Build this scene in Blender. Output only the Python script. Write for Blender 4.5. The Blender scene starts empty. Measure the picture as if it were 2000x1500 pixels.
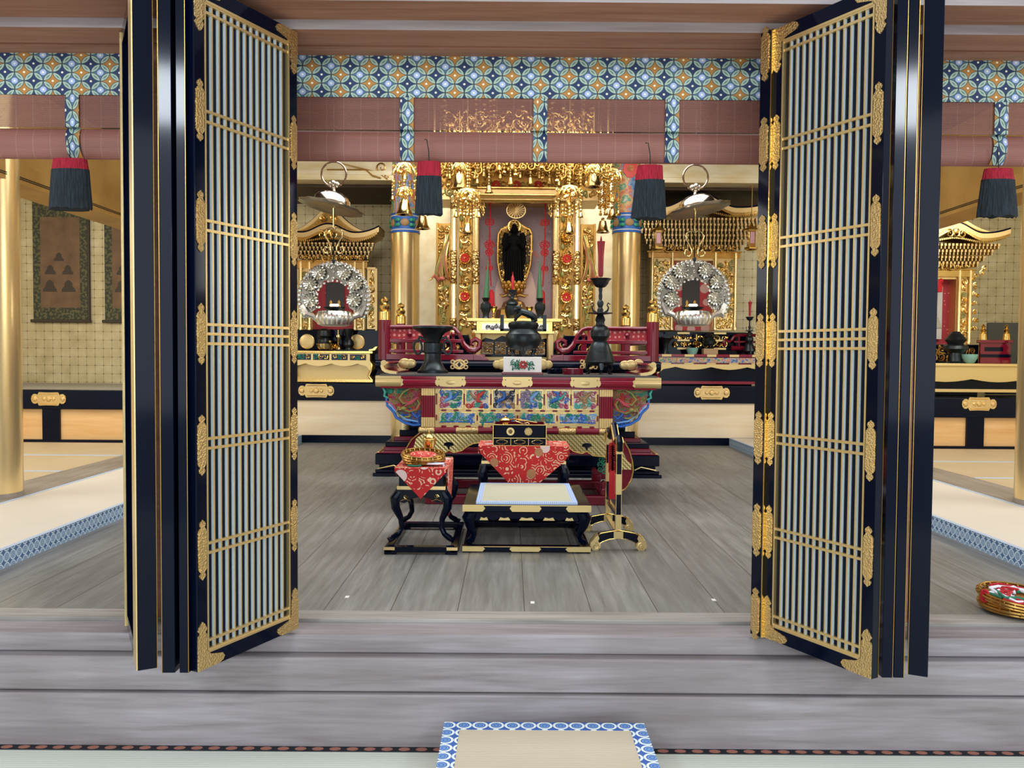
import bpy, math, random
from mathutils import Vector, Matrix, noise
C = bpy.context.scene
PI = math.pi
# ------------------------------------------------------------ camera
FPX = 1620.0
CAM = Vector((-0.07, 0.0, 1.15)); PITCH = 0.0352; ROLL = 0.0075; YAW = 0.0018
F0 = Vector((math.sin(YAW) * math.cos(PITCH), math.cos(YAW) * math.cos(PITCH), -math.sin(PITCH)))
R0 = F0.cross(Vector((0, 0, 1))).normalized(); U0 = R0.cross(F0)
RR = R0 * math.cos(ROLL) + U0 * math.sin(ROLL); UU = -R0 * math.sin(ROLL) + U0 * math.cos(ROLL)
cd = bpy.data.cameras.new('camera'); cam = bpy.data.objects.new('camera', cd); C.collection.objects.link(cam)
cd.sensor_width = 36; cd.lens = FPX / 2000 * 36; cd.clip_start = 0.05; cd.clip_end = 200
cam.matrix_world = Matrix(((RR.x, UU.x, -F0.x, CAM.x), (RR.y, UU.y, -F0.y, CAM.y), (RR.z, UU.z, -F0.z, CAM.z), (0, 0, 0, 1)))
C.camera = cam
C.view_settings.view_transform = 'Standard'; C.view_settings.look = 'None'; C.view_settings.gamma = 1
C.view_settings.exposure = 0.0; C.view_settings.use_curve_mapping = False

def ray(px, py):
    return F0 * FPX + RR * (px - 1000) - UU * (py - 750)
def at(px, py, D):            # world point seen at a photo pixel on the vertical plane Y = D
    d = ray(px, py); return CAM + d * (D / d.y)
def X(px, D, py=700): return at(px, py, D).x
def Z(py, D, px=1000): return at(px, py, D).z
# ------------------------------------------------------------ world and light
w = bpy.data.worlds.new('world'); C.world = w; w.use_nodes = True
bg = w.node_tree.nodes['Background']; bg.inputs[0].default_value = (0.90, 0.95, 1.0, 1); bg.inputs[1].default_value = 0.75
def area(name, loc, rot, sx, sy, power, col=(1, 1, 1)):
    l = bpy.data.lights.new(name, 'AREA'); l.shape = 'RECTANGLE'; l.size = sx; l.size_y = sy; l.energy = power; l.color = col
    o = bpy.data.objects.new(name, l); C.collection.objects.link(o); o.location = loc; o.rotation_euler = rot; return o
area('daylight_front', (0, -3.6, 2.1), (math.radians(80), 0, 0), 11, 3.4, 285, (0.80, 0.90, 1.0))
area('window_left', (-3.5, -2.7, 3.75), (math.radians(68), 0, math.radians(-12)), 1.1, .55, 130, (0.82, 0.91, 1.0))
area('window_right', (3.9, -2.7, 3.75), (math.radians(68), 0, math.radians(12)), 1.1, .55, 130, (0.86, 0.93, 1.0))
area('fill_overhead', (0, 6.0, 3.75), (0, 0, 0), 5.0, 3.4, 150, (0.97, 0.98, 1.0))  # added overhead fill to brighten the sanctum, no such lamp there
area('fill_inner', (0, 7.2, 3.3), (math.radians(24), 0, 0), 3.5, 1.0, 62, (1.0, 0.95, 0.86))  # unseen fill above the altar front, put in for brightness
area('fill_shrine', (0, 8.2, 3.5), (math.radians(30), 0, 0), 1.6, .4, 5, (1.0, 0.92, 0.78))  # weak unseen fill aimed at the shrine
for q in (-1, 1): area('fill_pillar', (q * 1.15, 9.0, 3.55), (math.radians(32), 0, 0), .5, .3, 13, (1.0, 0.95, 0.86))  # added pair of fills lifting the pillars and gold wall
area('fill_left_alcove', (-5.4, 7.6, 3.3), (math.radians(28), 0, 0), 2.6, 1.6, 105, (1.0, 0.95, 0.84))  # unseen fill added to brighten the left alcove
area('fill_right_alcove', (5.4, 7.6, 3.3), (math.radians(28), 0, 0), 2.6, 1.6, 85, (1.0, 0.95, 0.84))  # same kind of added fill for the right alcove
area('side_fill_left', (-5.6, 5.0, 2.6), (0, math.radians(-62), 0), 1.6, 2.2, 58, (0.95, 0.98, 1.0))  # added side fill brightening the left tatami, no window stands here
area('side_fill_right', (5.6, 5.0, 2.6), (0, math.radians(62), 0), 1.6, 2.2, 70, (0.95, 0.98, 1.0))  # matching added fill over the right tatami
# ------------------------------------------------------------ node expressions
def lin(h):
    h = h.lstrip('#'); out = []
    for i in (0, 2, 4):
        c = int(h[i:i + 2], 16) / 255
        out.append(c / 12.92 if c <= .04045 else ((c + .055) / 1.055) ** 2.4)
    return tuple(out) + (1,)
class E:
    def __init__(s, nt, so): s.nt = nt; s.so = so
    def _m(s, op, b=None, c=None):
        n = s.nt.nodes.new('ShaderNodeMath'); n.operation = op
        s.nt.links.new(s.so, n.inputs[0])
        for i, k in ((1, b), (2, c)):
            if k is None: continue
            if isinstance(k, E): s.nt.links.new(k.so, n.inputs[i])
            else: n.inputs[i].default_value = k
        return E(s.nt, n.outputs[0])
    def __add__(s, o): return s._m('ADD', o)
    def __sub__(s, o): return s._m('SUBTRACT', o)
    def __mul__(s, o): return s._m('MULTIPLY', o)
    def __truediv__(s, o): return s._m('DIVIDE', o)
    def abs(s): return s._m('ABSOLUTE')
    def rnd(s): return s._m('ROUND')
    def fl(s): return s._m('FLOOR')
    def fr(s): return s._m('FRACT')
    def sin(s): return s._m('SINE')
    def lt(s, o): return s._m('LESS_THAN', o)
    def gt(s, o): return s._m('GREATER_THAN', o)
    def mn(s, o): return s._m('MINIMUM', o)
    def mx(s, o): return s._m('MAXIMUM', o)
    def mod(s, o): return s._m('FLOORED_MODULO', o)
    def pw(s, o): return s._m('POWER', o)
    def sq(s): return s._m('SQRT')
    def at2(s, o): return s._m('ARCTAN2', o)
    def cmp(s, o, e=.1): return s._m('COMPARE', o, e)
def hyp(a, b): return (a * a + b * b).sq()
class G:                       # graph helper
    def __init__(g, nt): g.nt = nt; g._c = {}
    def coord(g, kind='Object'):
        if kind not in g._c:
            t = g.nt.nodes.new('ShaderNodeTexCoord'); s = g.nt.nodes.new('ShaderNodeSeparateXYZ')
            g.nt.links.new(t.outputs[kind], s.inputs[0]); g._c[kind] = (t.outputs[kind], [E(g.nt, s.outputs[i]) for i in range(3)])
        return g._c[kind]
    def xyz(g): return g.coord()[1]
    def vec(g, sx=1, sy=1, sz=1):
        m = g.nt.nodes.new('ShaderNodeMapping'); m.inputs['Scale'].default_value = (sx, sy, sz)
        g.nt.links.new(g.coord()[0], m.inputs[0]); return m.outputs[0]
    def noise(g, scale=5, det=3, v=None, dist=0):
        n = g.nt.nodes.new('ShaderNodeTexNoise'); n.inputs['Scale'].default_value = scale; n.inputs['Detail'].default_value = det
        n.inputs['Distortion'].default_value = dist
        g.nt.links.new(v or g.coord()[0], n.inputs['Vector']); return E(g.nt, n.outputs[0])
    def voro(g, scale=5, v=None, feat='F1', out=0, rand=1):
        n = g.nt.nodes.new('ShaderNodeTexVoronoi'); n.inputs['Scale'].default_value = scale; n.feature = feat
        n.inputs['Randomness'].default_value = rand
        g.nt.links.new(v or g.coord()[0], n.inputs['Vector']); return n.outputs[out] if out else E(g.nt, n.outputs[0])
    def mix(g, f, a, b):
        n = g.nt.nodes.new('ShaderNodeMix'); n.data_type = 'RGBA'
        if isinstance(f, E): g.nt.links.new(f.so, n.inputs[0])
        else: n.inputs[0].default_value = f
        for k, i in ((a, 6), (b, 7)):
            if isinstance(k, str): n.inputs[i].default_value = lin(k)
            elif isinstance(k, tuple): n.inputs[i].default_value = k
            else: g.nt.links.new(k, n.inputs[i])
        return n.outputs[2]
    def ramp(g, f, stops):
        n = g.nt.nodes.new('ShaderNodeValToRGB'); g.nt.links.new(f.so, n.inputs[0]); e = n.color_ramp.elements
        while len(e) < len(stops): e.new(.5)
        for k, (p, c) in zip(e, stops): k.position = p; k.color = lin(c)
        return n.outputs[0]
def mat(name, base, rough=.5, metal=0, bump=None, bs=.3, bd=.01, coat=0, alpha=None, emit=None, es=0, trans=0, spec=None, sheen=0):
    m = bpy.data.materials.new(name); m.use_nodes = True; nt = m.node_tree; b = nt.nodes['Principled BSDF']; g = G(nt)
    def put(sock, v):
        if v is None: return
        if callable(v): v = v(g)
        if isinstance(v, E): v = v.so
        if isinstance(v, str): b.inputs[sock].default_value = lin(v)
        elif isinstance(v, (int, float)): b.inputs[sock].default_value = v
        else: nt.links.new(v, b.inputs[sock])
    put('Base Color', base); put('Roughness', rough); put('Metallic', metal); put('Alpha', alpha)
    if coat: b.inputs['Coat Weight'].default_value = coat; b.inputs['Coat Roughness'].default_value = .04
    if trans: b.inputs['Transmission Weight'].default_value = trans
    if spec is not None: b.inputs['Specular IOR Level'].default_value = spec
    if emit: b.inputs['Emission Color'].default_value = lin(emit); b.inputs['Emission Strength'].default_value = es
    if bump:
        n = nt.nodes.new('ShaderNodeBump'); n.inputs['Strength'].default_value = bs; n.inputs['Distance'].default_value = bd
        h = bump(g); nt.links.new(h.so, n.inputs['Height']); nt.links.new(n.outputs[0], b.inputs['Normal'])
    return m
# ---- wood
def wood(name, c1, c2, c3, axis='x', rough=.5, plank=0, paxis='x', sc=1.0, line='#2a2520', coat=0, kn=.35):
    st = {'x': (.6, 9, 9), 'y': (9, .6, 9), 'z': (9, 9, .6)}[axis]
    def base(g):
        a = g.noise(2.2 * sc, 5, g.vec(*st), .6); b2 = g.noise(7 * sc, 4, g.vec(*st), .2)
        col = g.ramp(a * .65 + b2 * .35, [(.30, c1), (.5, c2), (.68, c3)])
        big = g.noise(1.6, 3)
        col = g.mix((big - .42) * kn * 4, col, c1) if kn else col
        if plank:
            p = g.xyz()['xyz'.index(paxis)] / plank
            wn = g.nt.nodes.new('ShaderNodeTexWhiteNoise'); wn.noise_dimensions = '1D'; g.nt.links.new(p.fl().so, wn.inputs['W'])
            col = g.mix(E(g.nt, wn.outputs[0]) * .45, col, c1)
            col = g.mix((p.fr() - .5).abs().gt(.494), col, line)
        return col
    def rg(g): return g.noise(6, 3, g.vec(*st)) * .25 + (rough - .12)
    return mat(name, base, rg, bump=lambda g: g.noise(9, 5, g.vec(*st)), bs=.12, bd=.004, coat=coat)
M = {}
M['step'] = wood('weathered_step_wood', '#776c6b', '#8f8789', '#a19a9e', 'x', .55, kn=.5)
M['floor'] = wood('dark_floor_boards', '#65645f', '#81807c', '#989793', 'y', .40, plank=.30, line='#332d27')
M['sill'] = wood('grey_threshold_wood', '#7f7870', '#9a948c', '#b0aba4', 'x', .5)
M['sidesill'] = wood('grey_sill_wood', '#7a6d5e', '#94897a', '#a59b8c', 'y', .5)
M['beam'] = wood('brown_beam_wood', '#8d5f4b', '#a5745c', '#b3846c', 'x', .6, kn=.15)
M['beamface'] = wood('greyed_daylit_beam_wood', '#7e6f6b', '#918482', '#a09694', 'x', .6, kn=.15)  # grey also carries the daylight falling on the hall-side faces
M['panel'] = wood('honey_panel_wood', '#e6cda4', '#eed9b6', '#f4e4c6', 'x', .22, sc=.5, coat=.3, kn=.1)
M['panels'] = wood('amber_panel_wood', '#c99a5e', '#d6ab72', '#e0b984', 'x', .3, sc=.5, kn=.1)
M['ceil'] = wood('dark_ceiling_wood', '#3b2a20', '#4b382c', '#5a4536', 'x', .6)
M['bench'] = wood('plain_bench_wood', '#9d7c56', '#b08f68', '#bd9d76', 'x', .5)
M['black'] = mat('black_lacquer', '#040a1c', .09, spec=.15)
M['black2'] = mat('satin_black_lacquer', '#050c1e', .15, spec=.18)
M['red'] = mat('crimson_lacquer', '#6d1024', .14, coat=.12, spec=.4)
M['redb'] = mat('bright_crimson_lacquer', '#86122b', .18, coat=.1, spec=.4)
GB = dict(bump=lambda g: g.noise(60, 3), bs=.25, bd=.003)
M['gold'] = mat('polished_gold', '#edc878', .20, 1, **GB)
M['goldm'] = mat('matt_gold_leaf', '#e6c98c', .36, .85, **GB)
M['goldf'] = mat('chased_gilt_fitting', '#e0c184', .34, 1, bump=lambda g: g.voro(140), bs=.6, bd=.004)
M['goldd'] = mat('aged_gold', '#b8904c', .36, 1, **GB)
M['goldp'] = mat('gilt_column', '#ecd298', .25, .78, bump=lambda g: g.noise(3, 2), bs=.08, bd=.02)
M['palegold'] = mat('pale_gilt_paint', '#d6bb7e', .34, .6)
M['brass'] = mat('bright_brass', '#dcc084', .16, 1)
M['silver'] = mat('tarnished_silver', '#dedccf', .27, .95, bump=lambda g: g.voro(60), bs=.08, bd=.004)
M['silverd'] = mat('smoked_silver', '#8d8676', .28, .9)
M['dish'] = mat('pewter_dish_metal', '#b9aea0', .16, 1)
M['bronze'] = mat('dark_patinated_bronze', lambda g: g.ramp(g.noise(14, 4), [(.3, '#23282b'), (.7, '#3c4346')]), .34, .75, bump=lambda g: g.noise(70, 3), bs=.3, bd=.003)
M['white'] = mat('white_lacquer_paint', '#f4f1ea', .4)
M['cream'] = mat('cream_gesso', '#f0e8d2', .5)
for k, c in dict(blue='#2f68bd', lblue='#74a9dc', green='#1f8f6c', teal='#3fae9c', pink='#b4496b', lpink='#d9a9b4', redp='#c9352c', olive='#8d8a45', tan='#a58156', navy='#1b2748', violet='#8e7fa8').items():
    M[k] = mat(k + '_painted_carving', c, .45)
M['candle'] = mat('red_wax', '#8e1526', .3)
M['candleb'] = mat('bright_red_wax', '#b01c28', .35)
M['greenc'] = mat('green_wax', '#3c6b46', .45)
M['redcord'] = mat('red_silk_cord', '#b80f1c', .7, bump=lambda g: g.noise(200, 2), bs=.5)
M['cordg'] = mat('green_silk_cord', '#1f7357', .7)
M['cordw'] = mat('white_silk_cord', '#e8eaf0', .7)
M['tasselr'] = mat('crimson_tassel_thread', lambda g: g.ramp(g.noise(9, 2, g.vec(40, 40, 1)), [(.35, '#8d0c22'), (.65, '#c2203a')]), .85, bump=lambda g: g.noise(12, 2, g.vec(40, 40, 1)), bs=.8, bd=.01)
M['tasselk'] = mat('black_tassel_thread', lambda g: g.ramp(g.noise(9, 2, g.vec(40, 40, 1)), [(.35, '#12181c'), (.65, '#2b3840')]), .9, bump=lambda g: g.noise(12, 2, g.vec(40, 40, 1)), bs=.8, bd=.01)
M['robe'] = mat('black_statue_wood', '#060505', .75, spec=.12)
M['celadon'] = mat('celadon_glaze', '#7cab9f', .2)
M['iron'] = mat('dark_iron_wire', '#2a2624', .5, .6)
M['paleside'] = mat('pale_lattice_side', '#d3dfe2', .35, .1)  # bar sides in pale grey-blue, their fronts gold
# ---- patterned
def brocade(sx=.251, sz=.075, dims=(0, 2)):
    def f(g):
        c = g.xyz(); u = c[dims[0]] / (sx / 3); v = c[dims[1]] / sz
        def lat(off):
            iu = (u - off).rnd(); iv = (v - off).rnd()
            return (u - off - iu).abs(), (v - off - iv).abs(), iu
        a, b, ia = lat(0.0); c2, d, ib = lat(.5)
        rA = hyp(a, b); rB = hyp(c2, d); isA = rA.lt(rB)
        k = (ia * 2 * isA + (ib * 2 + 1) * (isA * -1 + 1)).mod(6).rnd()
        big = rA.mx(rB); near = rA.mn(rB)
        lil = g.mix(near.lt(.17), '#4f6a86', '#a9b9dc')
        tri = g.mix(k.mod(3).cmp(1, .3), g.mix(k.mod(3).cmp(2, .3), lil, '#1a2f58'), '#b07a35')
        tri = g.mix(near.lt(.06), tri, '#eeeccf')
        lf = g.mix(big.gt(.47), g.mix(big.lt(.40), '#a9baa8', g.mix(big.lt(.375), '#7f9a92', '#4f7068')), '#1f3b40')
        return g.mix(big.lt(.5), tri, lf)
    return f
M['brocade'] = mat('blue_rosette_brocade', brocade(), .65)
M['brocadex'] = mat('blue_rosette_brocade_strip', brocade(.18, .105), .65)
def roundels(per, c0, ring, core, dims, dot=False):
    def f(g):
        c = g.xyz(); u = c[dims[0]] / per; v = c[dims[1]] / per
        a = (u - u.rnd()); b = (v - v.rnd()); r = hyp(a, b)
        col = g.mix(r.lt(.49), c0, ring); col = g.mix(r.lt(.34), col, c0 if not dot else core)
        col = g.mix(r.lt(.27), col, core); col = g.mix((r - .14).abs().lt(.03), col, c0)
        return col
    return f
M['bordL'] = mat('blue_roundel_edge_cloth', roundels(.056, '#4d6f96', '#c4d6e4', '#a4bdd2', (1, 2)), .7)
M['bordT'] = mat('white_blue_border_cloth', roundels(.02, '#7f96b5', '#dfe6ec', '#9fb4cc', (0, 1)), .7)
M['bordM'] = mat('blue_roundel_mat_border', roundels(.0635, '#2d5cab', '#e6efec', '#6f9bcf', (0, 1)), .6)
M['bordS'] = mat('pale_blue_star_border', roundels(.012, '#5b86c8', '#b9d0ee', '#e8f0fa', (0, 1)), .6)
M['bordK'] = mat('black_border_red_flowers', lambda g: (lambda c: g.mix(hyp((c[0] / .07) - (c[0] / .07).rnd(), (c[1] - 3.31) / .045).lt(.33), '#14161f', '#a56b5a'))(g.xyz()), .7)
def tatami(name, c1, c2, axis, s=420):
    i = 'xyz'.index(axis)
    def f(g):
        c = g.xyz()[i]; n = g.noise(2.5, 3)
        return g.mix((c * s).sin() * .25 + .4 + (n - .5) * .8, c1, c2)
    return mat(name, f, .6, bump=lambda g: (g.xyz()[i] * s).sin(), bs=.15, bd=.002)
M['tatami'] = tatami('cream_tatami_reed', '#d3c7b3', '#e4dac8', 'y')
M['tatamiy'] = tatami('golden_tatami_reed', '#b9a27c', '#cbb791', 'y')
M['tatamig'] = tatami('pale_green_tatami_reed', '#d6dacb', '#e3e6d8', 'y')
M['tatamim'] = tatami('straw_mat_reed', '#c0b197', '#d3c6ad', 'y', 500)
M['tatamis'] = tatami('sage_straw_reed', '#b4b59b', '#c6c6ae', 'y', 900)
def goldwall(g):
    c = g.xyz(); p = .1195; u = c[0] / p; v = c[2] / p; a = (u - u.rnd()).abs(); b = (v - v.rnd()).abs()
    n = g.voro(8.77, None, 'F1', 1, 0); n2 = g.noise(5, 3)
    col = g.ramp(n2, [(.3, '#bcae84'), (.55, '#cfc29a'), (.75, '#dcd2b0')])
    col = g.mix(a.mn(b).lt(.014), col, '#7d6d44'); col = g.mix((a.mn(b).lt(.022)) * (a.mx(b).lt(.13)), col, '#3a3328')
    return col
M['goldwall'] = mat('gold_leaf_squares_wall', goldwall, .45, .3)
M['goldplain'] = mat('gold_leaf_board', lambda g: g.ramp(g.noise(7, 4), [(.3, '#e6d3a0'), (.7, '#f4e9c4')]), .34, .35)
M['goldbeam'] = mat('gold_beam_leaf', lambda g: g.ramp(g.noise(2.5, 4), [(.3, '#b28b4a'), (.7, '#cfa963')]), .4, .7)
M['goldbright'] = mat('bright_gold_leaf_board', lambda g: g.ramp(g.noise(4, 4, g.vec(1, 1, 3)), [(.3, '#ecd9a4'), (.7, '#fbf2d2')]), .3, .3)
M['plaster'] = mat('grey_ledge_cloth', '#a8a08f', .8)
def redcloth(g):
    n = g.noise(14, 2); w = g.voro(16); w2 = g.voro(7.5)
    ring = ((w * 26 + n * 3)).sin()
    col = g.mix(ring.gt(.62) * g.noise(30, 1).gt(.46), '#c01d1c', '#efc19d')
    col = g.mix(w2.lt(.33), col, '#c01d1c'); col = g.mix(w2.lt(.28), col, '#e6c8c0')
    col = g.mix(g.voro(7, g.vec(1, 1.2, .93)).lt(.22), col, '#b07a52')
    return col
M['redcloth'] = mat('red_arabesque_brocade', redcloth, .75)
M['cloth2'] = mat('lilac_lace_brocade', lambda g: (lambda r: g.mix(g.voro(5.2, g.vec(1, 1, 1)).lt(.16), g.mix(r.lt(.2), g.mix((r * 60).sin().gt(.1), '#c4b0ac', '#8d7884'), '#ded2c4'), '#c98a7e'))(g.voro(17, None, 'F1', 0, .25)), .7)
M['redpat'] = mat('red_flower_brocade', lambda g: g.mix(g.voro(22, None, 'F1', 0, .3).lt(.28), '#9c2430', '#c98b80'), .6)
M['redpat2'] = mat('red_cloth_big_dots', lambda g: g.mix(g.voro(5.5, None, 'F1', 0, .2).lt(.36), '#b03034', '#cfa49a'), .6)
M['scrollm'] = mat('dark_green_scroll_brocade', lambda g: g.mix(g.noise(26, 3).gt(.52), '#3f4335', '#6a6647'), .8)
M['scrollp'] = mat('brown_scroll_paper', lambda g: g.ramp(g.noise(5, 3), [(.3, '#6c5540'), (.7, '#86694e')]), .8)
M['paper'] = mat('grey_ink_paper', '#b9b7b2', .8)
M['inkd'] = mat('dark_ink', '#4a4138', .8)
M['glassd'] = mat('dark_recess', '#2b2622', .35)
def blindf(g):
    c = g.xyz(); n = g.noise(2.2, 4, g.vec(.6, 1, 14)); f = g.mix(n, '#70433a', '#9a6253')
    return g.mix((c[0] / .075).fr().lt(.016), f, '#a08070')
M['blind'] = mat('red_brown_bamboo_screen', blindf, .55, alpha=lambda g: ((g.xyz()[2] * 1400).sin() * .22 + .60) , bump=lambda g: (g.xyz()[2] * 1400).sin(), bs=.2, bd=.001)
M['blindr'] = mat('rolled_bamboo_screen', blindf, .55, bump=lambda g: (g.xyz()[2] * 900).sin(), bs=.2, bd=.002)
def painted(g):
    r = g.noise(9, 3); w = (r * 34).sin()
    return g.ramp(g.noise(6, 3), [(.36, '#2c5c9b'), (.44, '#7f9fb8'), (.48, '#b95a4b'), (.54, '#c9a46a'), (.6, '#3d8a6b'), (.7, '#d8cdb8')])
M['painted'] = mat('painted_flower_column', painted, .45)
M['weave'] = mat('gilt_basketweave_apron', lambda g: (lambda c: g.mix((((c[0] + c[2]) * 190).sin() * ((c[0] - c[2]) * 190).sin()).gt(0), '#a89358', '#c9b77e'))(g.xyz()), .36, .6, bump=lambda g: ((g.xyz()[0] + g.xyz()[2]) * 190).sin(), bs=.4, bd=.004)
M['paintband'] = mat('painted_carved_frieze', lambda g: g.ramp(g.noise(28, 3), [(.38, '#3c6aa5'), (.46, '#c9b9a0'), (.52, '#b5545c'), (.6, '#d8c48c'), (.68, '#2f8f74')]), .5)
M['lamp'] = mat('lit_lamp_glass', '#ffffff', .3, emit='#fff6ee', es=9)
# ------------------------------------------------------------ mesh builder
class MB:
    def __init__(s): s.v = []; s.f = []; s.m = []; s.T = None
    def _add(s, vs, fs, m=0):
        o = len(s.v)
        s.v += [tuple(s.T @ Vector(p)) for p in vs] if s.T else [tuple(p) for p in vs]
        s.f += [tuple(i + o for i in f) for f in fs]; s.m += [m] * len(fs); return s
    def box(s, x0, x1, y0, y1, z0, z1, m=0):
        return s._add([(x, y, z) for x in (x0, x1) for y in (y0, y1) for z in (z0, z1)],
                      [(0, 1, 3, 2), (4, 6, 7, 5), (0, 4, 5, 1), (2, 3, 7, 6), (0, 2, 6, 4), (1, 5, 7, 3)], m)
    def cb(s, c, d, m=0):
        return s.box(c[0] - d[0] / 2, c[0] + d[0] / 2, c[1] - d[1] / 2, c[1] + d[1] / 2, c[2] - d[2] / 2, c[2] + d[2] / 2, m)
    def prism(s, pts, axis, a, b, m=0, mside=None):
        def P(p, t): return {'y': (p[0], t, p[1]), 'x': (t, p[0], p[1]), 'z': (p[0], p[1], t)}[axis]
        n = len(pts); s._add([P(p, a) for p in pts] + [P(p, b) for p in pts], [tuple(range(n)), tuple(range(2 * n - 1, n - 1, -1))], m)
        o = len(s.v) - 2 * n
        for i in range(n):
            j = (i + 1) % n; s.f.append((o + i, o + n + i, o + n + j, o + j)); s.m.append(m if mside is None else mside)
        return s
    def tube(s, pts, r, n=6, m=0, closed=False, flat=1.0):
        pts = [Vector(p) for p in pts]; k = len(pts)
        rs = r if isinstance(r, (list, tuple)) else [r] * k
        vs = []; up = None
        for i, p in enumerate(pts):
            if closed: d = pts[(i + 1) % k] - pts[i - 1]
            else: d = pts[min(i + 1, k - 1)] - pts[max(i - 1, 0)]
            if d.length < 1e-9: d = Vector((0, 0, 1))
            d.normalize()
            if up is None: up = d.orthogonal().normalized() if abs(d.y) > .5 else d.cross(Vector((0, 1, 0))).normalized()
            a = (up - d * up.dot(d));
            a = a.normalized() if a.length > 1e-6 else d.orthogonal().normalized()
            b = d.cross(a); up = a
            for j in range(n):
                t = 2 * PI * j / n; vs.append(p + a * math.cos(t) * rs[i] + b * math.sin(t) * rs[i] * flat)
        fs = []
        for i in range(k if closed else k - 1):
            i2 = (i + 1) % k
            for j in range(n): fs.append((i * n + j, i * n + (j + 1) % n, i2 * n + (j + 1) % n, i2 * n + j))
        if not closed: fs += [tuple(range(n - 1, -1, -1)), tuple(range((k - 1) * n, k * n))]
        return s._add(vs, fs, m)
    def cyl(s, p, q, r, n=12, m=0, r2=None): return s.tube([p, q], [r, r if r2 is None else r2], n, m)
    def lathe(s, prof, c=(0, 0, 0), n=20, m=0, lobes=0, la=0, sy=1):
        k = len(prof); vs = []; fs = []
        for r, z in prof:
            for j in range(n):
                t = 2 * PI * j / n; q = r * (1 + la * math.cos(lobes * t)) if lobes else r
                vs.append((c[0] + q * math.cos(t), c[1] + q * math.sin(t) * sy, c[2] + z))
        for i in range(k - 1):
            for j in range(n): fs.append((i * n + j, i * n + (j + 1) % n, (i + 1) * n + (j + 1) % n, (i + 1) * n + j))
        fs += [tuple(range(n - 1, -1, -1)), tuple(range((k - 1) * n, k * n))]
        return s._add(vs, fs, m)
    def ball(s, c, r, n=10, m=0, sz=1, sy=1):
        k = max(4, n // 2); return s.lathe([(max(1e-4, r * math.sin(PI * i / k)), -r * sz * math.cos(PI * i / k)) for i in range(k + 1)], c, n, m, sy=sy)
    def ring(s, c, R, r, n=24, m=0, axis='y', k=6, sz=1):
        pts = []
        for i in range(n):
            t = 2 * PI * i / n; a, b = R * math.cos(t), R * sz * math.sin(t)
            pts.append({'y': (c[0] + a, c[1], c[2] + b), 'z': (c[0] + a, c[1] + b, c[2]), 'x': (c[0], c[1] + a, c[2] + b)}[axis])
        return s.tube(pts, r, k, m, True)
    def curl(s, c, R, turns=1.4, a0=0, r=.004, m=0, dirn=1, n=14, tail=None, k=5):   # a carved spiral in the XZ plane
        pts = []; rr = []
        for i in range(n + 1):
            t = i / n; q = R * (1 - .82 * t); an = a0 + dirn * t * turns * 2 * PI
            pts.append((c[0] + q * math.cos(an), c[1], c[2] + q * math.sin(an))); rr.append(r * (1 - .45 * t))
        if tail: pts.insert(0, tail); rr.insert(0, r * .5)
        return s.tube(pts, rr, k, m)
    def flower(s, c, R, petals=12, m=0, mc=0, d=.01):     # rosette facing -Y
        for i in range(petals):
            t = 2 * PI * i / petals; s.tube([(c[0] + R * .3 * math.cos(t), c[1], c[2] + R * .3 * math.sin(t)), (c[0] + R * .85 * math.cos(t), c[1] - d * .4, c[2] + R * .85 * math.sin(t)), (c[0] + R * math.cos(t), c[1], c[2] + R * math.sin(t))], [R * .10, R * .2, R * .08], 5, m)
        return s.ball((c[0], c[1] - d * .5, c[2]), R * .27, 8, mc)
def wloc(o):
    p = Vector((0, 0, 0))
    while o is not None: p = p + Vector(o.location); o = o.parent
    return p
def obj(name, mb, mats, parent=None, bevel=0, sharp=35, origin=None):
    off = wloc(parent) if parent is not None else Vector(origin or (0, 0, 0))
    me = bpy.data.meshes.new(name); me.from_pydata([tuple(Vector(p) - off) for p in mb.v], [], mb.f)
    if not isinstance(mats, (list, tuple)): mats = [mats]
    for m in mats: me.materials.append(M[m] if isinstance(m, str) else m)
    me.polygons.foreach_set('material_index', mb.m); me.update()
    import bmesh
    bm = bmesh.new(); bm.from_mesh(me); bmesh.ops.recalc_face_normals(bm, faces=bm.faces); bm.to_mesh(me); bm.free()
    me.shade_smooth(); me.set_sharp_from_angle(angle=math.radians(sharp))
    o = bpy.data.objects.new(name, me); C.collection.objects.link(o)
    if parent is not None: o.parent = parent
    else: o.location = off
    if bevel:
        b = o.modifiers.new('bevel', 'BEVEL'); b.width = bevel; b.segments = 2; b.limit_method = 'ANGLE'
    return o
def tag(o, label, cat, group=None):
    o['label'] = label; o['category'] = cat
    if group: o['group'] = group
    return o
def thing(name, label, cat, loc, group=None):
    o = bpy.data.objects.new(name, None); C.collection.objects.link(o); o.location = loc; o.empty_display_size = .1
    return tag(o, label, cat, group)
def solo(name, mb, mats, label, cat, group=None, bevel=0, sharp=35):
    xs = [p[0] for p in mb.v]; ys = [p[1] for p in mb.v]; zs = [p[2] for p in mb.v]
    o = obj(name, mb, mats, None, bevel, sharp, ((min(xs) + max(xs)) / 2, (min(ys) + max(ys)) / 2, min(zs)))
    return tag(o, label, cat, group)
def struct(name, mb, mats, bevel=0):
    o = obj(name, mb, mats, None, bevel); o['kind'] = 'structure'; return o
def dup(root, loc=None, label=None, mirror=False):
    def cp(o, par):
        c = o.copy(); C.collection.objects.link(c); c.parent = par
        for ch in list(o.children): cp(ch, c)
        return c
    r = cp(root, None)
    if loc is not None: r.location = loc
    if mirror: r.scale = (-1, 1, 1)
    if label: r['label'] = label
    return r
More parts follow.
